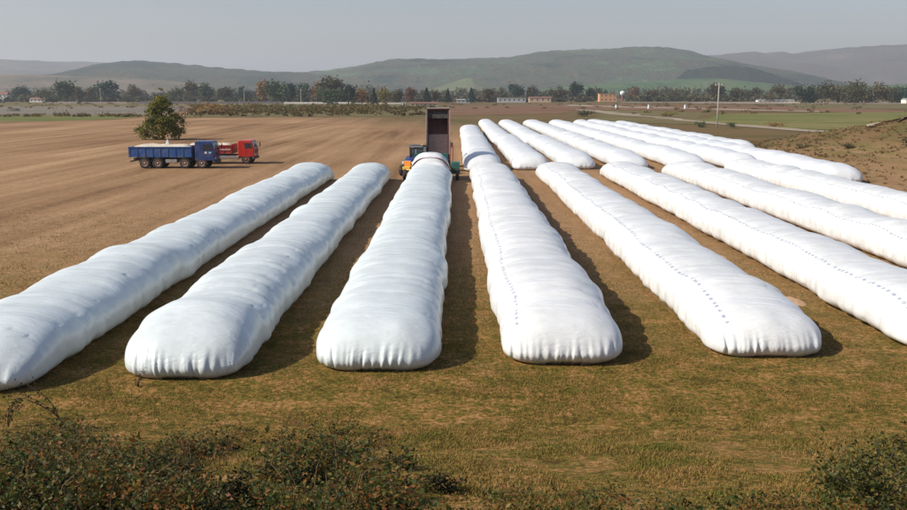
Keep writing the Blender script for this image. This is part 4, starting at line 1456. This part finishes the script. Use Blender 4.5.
def grass_field(name, n, y0, y1, hmin, hmax, wd, mat, label, power=1.0):
    y = y0 + (y1 - y0) * rng.uniform(0, 1, n) ** power
    x = rng.uniform(-1, 1, n) * (y * .50 + 1.2)
    ok = np.ones(n, bool)
    for X, a, b, W in BAG_FOOT[:8]:
        ok &= ~((np.abs(x - X) < W / 2 - .1) & (y > a + .25) & (y < b))
    # tufts: thin out by noise
    ok &= rng.uniform(size=n) < (.25 + 1.1 * smooth((vnoise(x * 1.1, y * 1.1, 40) - .25) / .5))
    x, y = x[ok], y[ok]; n = len(x)
    z = gz(x, y)
    h = rng.uniform(hmin, hmax, n) * (.55 + .9 * vnoise(x * .6, y * .6, 41))
    a = rng.uniform(0, 6.283, n)
    lean = rng.uniform(.2, 1.1, n) * h
    dx, dy = np.cos(a), np.sin(a)
    p0 = np.stack([x - dy * wd, y + dx * wd, z - .01], 1)
    p1 = np.stack([x + dy * wd, y - dx * wd, z - .01], 1)
    p2 = np.stack([x + dx * lean, y + dy * lean, z + h], 1)
    Vt = np.stack([p0, p1, p2], 1).reshape(-1, 3)
    o = mesh_obj(name, np_mesh(name, Vt, np.arange(len(Vt)).reshape(-1, 3), mat))
    return tag(o, label, 'grass', kind='stuff')


dry = leafmat('dry_grass', [(.07, .09, .012), (.135, .14, .02), (.21, .14, .034), (.29, .17, .05), (.38, .24, .10)], .8, .2, scale=.9)
grass_field('dry_grass', 400000, 10.5, 34, .015, .055, .011, dry, 'short dry olive and straw grass in front of the bags', 1.0)
grass_field('dry_grass', 90000, 33, 62, .015, .06, .02, dry, 'thin dry grass on the stubble between the bags', 1.4)

# ------------------------------------------------------------------ undergrowth and weeds at the bottom edge
under_l = leafmat('undergrowth_leaves', [(.006, .008, .003), (.02, .03, .006), (.055, .08, .012), (.03, .042, .008), (.13, .11, .02), (.22, .095, .022), (.15, .04, .014), (.26, .19, .065)], .55, .3, scale=2.6)
stem_m = paint('weed_stem', (.08, .05, .028), .8, .3, 8)


def undergrowth(name, n_plants, zone, label, mat=None, hs=(.15, .7), ls=(.012, .03), cnt=(30, 110)):
    """zone(x, y) -> density 0..1; sprawling low plants on the bank"""
    cs = []; sz = []; k = 0; tries = 0
    while k < n_plants and tries < 40000:
        tries += 1
        y = rng.uniform(10.4, 20.5); x = rng.uniform(-1, 1) * (y * .52 + .6)
        dn = zone(x, y)
        if rng.uniform() > dn: continue
        k += 1
        h = rng.uniform(*hs) * (.4 + .8 * dn); w = rng.uniform(.14, .42)
        m_ = int(rng.uniform(*cnt))
        q = rng.normal(size=(m_, 3)) * np.array([w * .6, w * .6, 0]) + np.array([x, y, 0])
        zz = h * rng.uniform(0, 1, m_) ** .8 * np.exp(-(((q[:, 0] - x) ** 2 + (q[:, 1] - y) ** 2) / (w * w * 1.4)))
        q[:, 2] = gz(q[:, 0], q[:, 1]) + zz + .015
        cs.append(q); sz.append(rng.uniform(*ls, m_) * rng.uniform(.6, 1.5))
    C = np.concatenate(cs)
    Vt, Ft = leaf_arrays(C, np.concatenate(sz), rng, aspect=.55, up=.8)
    o = mesh_obj(name, np_mesh(name, Vt, Ft, mat or under_l))
    return tag(o, label, 'undergrowth', kind='stuff')


def px_of(x, y):
    z = float(gz(x, y)); d = Vector((x, y, z - CAM_H))
    q = cam.rotation_euler.to_matrix().transposed() @ d
    return 453.5 + FPX * q.x / -q.z, 255 - FPX * q.y / -q.z


def zone_left(x, y):
    u, v = px_of(x, y)
    edge = 385 + min(u, 110) * .28 + max(0, u - 120) * .07 + (max(0, u - 380) * .9)
    n = float(vnoise(x * .8, y * .55, 60)) * .6 + float(vnoise(x * 2.1, y * 1.5, 61)) * .4
    return float(np.clip((v - edge) / 130 + (n - .5) * 2.6, 0, 1)) * (.25 + .75 * float(smooth((v - 415) / 60)))


def zone_bottom(x, y):
    u, v = px_of(x, y)
    return float(np.clip((v - 490) / 25, 0, 1)) * (.4 if u > 470 else 0)


dark_l = leafmat('shade_leaves', [(.008, .008, .003), (.02, .02, .006), (.05, .036, .012), (.09, .055, .02)], .8, .1, scale=1.0)  # near-black leaf colours stand in for shadow in the gaps between plants
undergrowth('undergrowth_shade', 300, zone_left, 'low dark leaves standing in for the shade under the plants along the bottom left', dark_l, (.05, .25), (.02, .045), (50, 110))
undergrowth('undergrowth', 620, zone_left, 'tangled red, green and orange undergrowth along the bottom left', None, (.25, .95), (.014, .038), (30, 130))
undergrowth('undergrowth', 120, zone_bottom, 'thin reddish weeds along the bottom edge at right')


def shrub(name, u, v, w, h, n, leaf, label, seed, size=.035, group=None, stems=9, cat='bush'):
    p = PG(u, v)
    r = empty(name, (p.x, p.y, float(gz(p.x, p.y))), 0, label, cat, group)
    g = np.random.default_rng(seed)
    m = MB(); tips = []
    for k in range(stems):
        a = g.uniform(0, 6.283); rr = w * .5 * math.sqrt(g.uniform(.05, 1)); hh = h * g.uniform(.45, 1) * (1 - .35 * rr / (w * .5))
        b = Vector((rr * math.cos(a), rr * math.sin(a), hh))
        mid = Vector((b.x * .35, b.y * .35, hh * .62))
        m.tube([(g.uniform(-.05, .05), g.uniform(-.05, .05), -.05), mid, b], [.012, .008, .003], 5)
        for t in np.linspace(.3, 1, 7):
            q = mid.lerp(b, (t - .5) * 2) if t > .5 else Vector((0, 0, 0)).lerp(mid, t * 2)
            tips.append(q)
    st = m.build('stems', stem_m, r); st['kind'] = 'stuff'
    tips = np.array([tuple(q) for q in tips])
    i = g.integers(0, len(tips), n)
    C = tips[i] + g.normal(size=(n, 3)) * np.array([.10, .10, .07]) * (w / 1.2) ** .5
    C[:, 2] = np.maximum(C[:, 2], .02)
    Vt, Ft = leaf_arrays(C, size, g, aspect=.55, up=.6)
    lv = mesh_obj('leaves', np_mesh('leaves', Vt, Ft, leaf), r)
    lv['kind'] = 'stuff'
    return r


dk = leafmat('shrub_leaves', [(.012, .016, .005), (.035, .045, .010), (.08, .085, .018), (.17, .14, .028), (.32, .23, .06)], .5, .35, scale=2.2)
dk2 = leafmat('weed_leaves', [(.006, .008, .003), (.014, .018, .005), (.03, .034, .008), (.065, .045, .014)], .8, .2)
shrub('shrub', 872, 512, 1.8, 1.15, 1250, dk, 'dark green shrub with yellow leaves in the bottom right corner', 3, .036, stems=16)
shrub('shrub', 905, 490, 1.2, 1.05, 750, dk, 'dark shrub cut by the right edge, beside the corner shrub', 4, .034, stems=10)
tw = MB(); tips_ = []
for _ in range(430):
    y_ = rng.uniform(10.6, 19.5); x_ = rng.uniform(-1, .15) * (y_ * .5)
    if rng.uniform() > zone_left(x_, y_) + .04: continue
    z_ = float(gz(x_, y_)); h_ = rng.uniform(.2, .8); a_ = rng.uniform(0, 6.283); l_ = rng.uniform(.05, .45)
    q0 = Vector((x_, y_, z_ - .02)); q1 = q0 + Vector((l_ * .35 * math.cos(a_), l_ * .35 * math.sin(a_), h_ * .7)); q2 = q0 + Vector((l_ * math.cos(a_), l_ * math.sin(a_), h_))
    tw.tube([q0, q1, q2], [.007, .005, .003], 4)
t_o = tw.build('dry_stalks', paint('dry_stalk', (.17, .11, .055), .9, .4, 3))
tag(t_o, 'thin dry stalks sticking up through the undergrowth at the bottom left', 'stalks', kind='stuff')
shrub('shrub', 835, 498, .8, .6, 700, dk, 'small leafy shrub on the left flank of the corner shrub', 5, .03, stems=7)
for i, (u, v, w, h, n, lb) in enumerate([
        (308, 486, .8, .35, 700, 'dark weed clump left of the other two at the bottom centre-left'),
        (404, 470, .6, .35, 420, 'dark weed clump highest of the three near the bottom centre'),
        (447, 492, .7, .34, 520, 'dark weed clump rightmost of the three near the bottom centre'),
        (172, 496, 1.3, .5, 1300, 'wide weed clump added in dark leaves for the shaded gaps at the bottom left'),  # this and the next two: dark clumps added to imitate black shaded gaps
        (246, 505, 1.1, .5, 1100, 'weed clump added in dark leaves for a shaded gap on the bottom edge, right of the wide one'),
        (22, 492, .9, .6, 800, 'weed clump added in dark leaves for a shaded gap in the bottom left corner')]):
    shrub('weed_clump', u, v, w, h, n, dk2, lb, 20 + i, .03, 'dark weed clumps along the bottom', 7, 'weed')


def stalk(u, v, lean, h, seed, label, n=5, leafsz=.036):
    p = PG(u, v)
    r = empty('tall_weed', (p.x, p.y, float(gz(p.x, p.y))), 0, label, 'weed', 'thin stalks over the grass')
    g = np.random.default_rng(seed); cs = []
    for k in range(n):
        m = MB(); hh = h * g.uniform(.55, 1); l_ = lean * g.uniform(.5, 1.2); dy = g.uniform(-.2, .2)
        pts = []
        for t in np.linspace(0, 1, 8):
            pts.append((l_ * t ** 1.6 + .015 * math.sin(9 * t + k), dy * t, hh * (t - .22 * t * t) - .03))
        m.tube(pts, [.013 - .008 * t for t in np.linspace(0, 1, 8)], 5)
        m.build('stem', stem_m, r)
        for q in pts[2:]:
            for _ in range(int(g.integers(2, 6))): cs.append(np.array(q) + g.normal(size=3) * np.array([.05, .05, .03]))
        a, b = Vector(pts[5]), Vector(pts[7])
        s2 = Vector((-(b - a).z, 0, (b - a).x)) * g.choice((-.8, .8))
        MB().tube([a, a.lerp(b, .5) + s2 * .5, b * .9 + s2 + a * .1], [.005, .004, .002], 4).build('twig', stem_m, r)
        for t in (.4, .7, 1): cs.append(np.array(a.lerp(b * .9 + s2 + a * .1, t)))
    Vt, Ft = leaf_arrays(np.array(cs), leafsz, g, aspect=.5)
    lv = mesh_obj('leaves', np_mesh('leaves', Vt, Ft, dk2), r); lv['kind'] = 'stuff'
    return r


stalk(60, 421, -.95, 1.35, 1, 'thin dark stalk leaning left across the leftmost bag')
stalk(8, 428, .35, 1.1, 2, 'thin stalk by the left edge below the leftmost bag', 4)
stalk(85, 470, -.4, .8, 3, 'thin stalk in the undergrowth at the bottom left', 4)
stalk(138, 387, .12, .6, 4, 'small weed in front of the second bag from the left', 4, .025)
stalk(905, 455, -.2, .6, 6, 'thin weed rising above the shrub at the right edge', 3)
